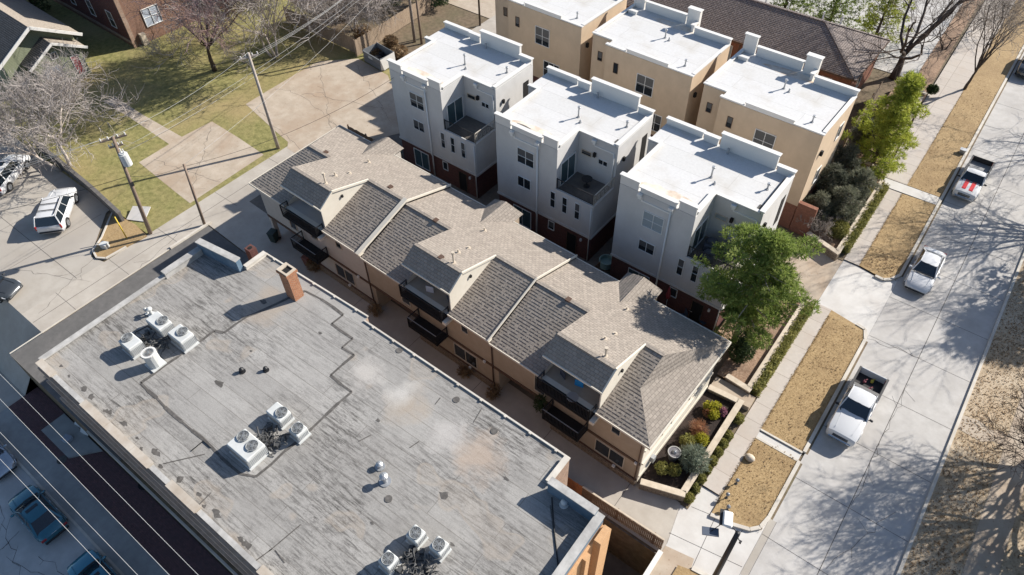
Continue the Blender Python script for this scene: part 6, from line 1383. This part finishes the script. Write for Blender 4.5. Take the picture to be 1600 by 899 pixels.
vehicle('truck', (2.0, 61.7, 0), S_ - .02, 'paint_white', 'white pickup truck with two red bonnet stripes', 5.5, 1.86, 'short', stripes=True, name='pickup_truck', cat='pickup')
_a, _b = P(78, 350, .9), P(97, 299, .9); _m = (_a + _b) / 2
vehicle('suv', (_m.x, _m.y, 0), math.atan2(_b.y - _a.y, _b.x - _a.x), 'paint_white', 'white sport utility with a roof rack parked alone in the lot', 5.3, 2.15, rack=True, name='parked_suv')
_c, _d = P(-12, 290, .9), P(24, 246, .9); _m = (_c + _d) / 2
vehicle('suv', (_m.x, _m.y, 0), math.atan2(_d.y - _c.y, _d.x - _c.x), 'paint_white', 'white sport utility with a sunroof at the left edge', 5.2, 2.15, sun=True, name='parked_suv')
_m = P(-18, 447, .6); vehicle('sedan', (_m.x, _m.y, 0), R_(25), 'paint_dark', 'dark car cut off by the left edge of the lot', 4.7, 1.9)
_m = P(54, 798, LOW + .9); vehicle('sedan', (_m.x, _m.y, LOW), math.pi, 'paint_blue', 'dark blue sedan on the lower street, whole in view', 4.75, 1.85, sun=True)
_m = P(150, 905, LOW + .9); vehicle('sedan', (_m.x, _m.y, LOW), math.pi, 'paint_teal', 'bright blue sedan cut off by the bottom edge', 4.75, 1.85, sun=True)
_m = P(-22, 706, LOW + .9); vehicle('sedan', (_m.x, _m.y, LOW), 0, 'paint_silver', 'silver car at the left edge of the lower street', 4.7, 1.85)
_m = P(1604, 100, .6); vehicle('suv', (2.0, _m.y, 0), S_, 'paint_dark', 'dark vehicle at the right edge of the street, top right', 4.8, 1.9, name='parked_suv')
# cargo riding in the pickup bed
for i, (dx, dy, m, lb) in enumerate(((-.25, 2.2, 'pink', 'dusky red bundle at the left of the pickup bed'), (.15, 2.5, 'yellow', 'yellow bundle at the tailgate of the pickup bed'), (.2, 1.75, 'pink', 'dusky red bundle in the middle of the pickup bed'))):
    b = MB(); b.ball((0, 0, .1), (.11, .16, .1), 9, 6); b.tube([(0, 0, .15), (.05, .12, .22), (.12, .26, .18)], [.05, .04, .02], 6); o = b.build('bundle', M['bundle_red'] if m == 'pink' else M['bundle_yellow']); o.location = (2.0 + dx, 32.95 + dy, .74); tag(o, lb, 'bundle', 'bundles in the pickup bed')
# ------------------------------------------------------------------ camera, sun, sky
cam = bpy.data.objects.new('camera', bpy.data.cameras.new('camera')); C.objects.link(cam)
cam.data.sensor_width = 36; cam.data.lens = F_PX / 1600 * 36; cam.data.clip_end = 3000; cam.data.clip_start = .5
_r, _u, _f = ROT[:, 0], -ROT[:, 1], ROT[:, 2]
cam.matrix_world = Matrix(((_r[0], _u[0], -_f[0], 0), (_r[1], _u[1], -_f[1], 0), (_r[2], _u[2], -_f[2], CAM_H), (0, 0, 0, 1)))
bpy.context.scene.camera = cam
sd = bpy.data.lights.new('sun', 'SUN'); sd.energy = 5.0; sd.angle = R_(.53); sd.color = (1, .95, .875)
so = bpy.data.objects.new('sun', sd); C.objects.link(so); so.location = (40, 60, 80)
v = Vector((math.cos(SUN_EL) * math.sin(SUN_AZ), math.cos(SUN_EL) * math.cos(SUN_AZ), math.sin(SUN_EL)))
so.rotation_euler = v.to_track_quat('Z', 'Y').to_euler()
w = bpy.data.worlds.new('World'); bpy.context.scene.world = w; w.use_nodes = True; nt = w.node_tree
sk = nt.nodes.new('ShaderNodeTexSky'); sk.sky_type = 'NISHITA'; sk.sun_disc = False; sk.sun_elevation = SUN_EL; sk.sun_rotation = SUN_AZ; sk.altitude = 200; sk.ozone_density = 2.2
bg = nt.nodes['Background']; bg.inputs['Strength'].default_value = .086; nt.links.new(sk.outputs['Color'], bg.inputs['Color'])
sc = bpy.context.scene; sc.view_settings.view_transform = 'Standard'; sc.view_settings.look = 'None'; sc.view_settings.exposure = .70; sc.view_settings.gamma = 1
sc.cycles.max_bounces = 6; sc.cycles.diffuse_bounces = 3; sc.cycles.use_denoising = True
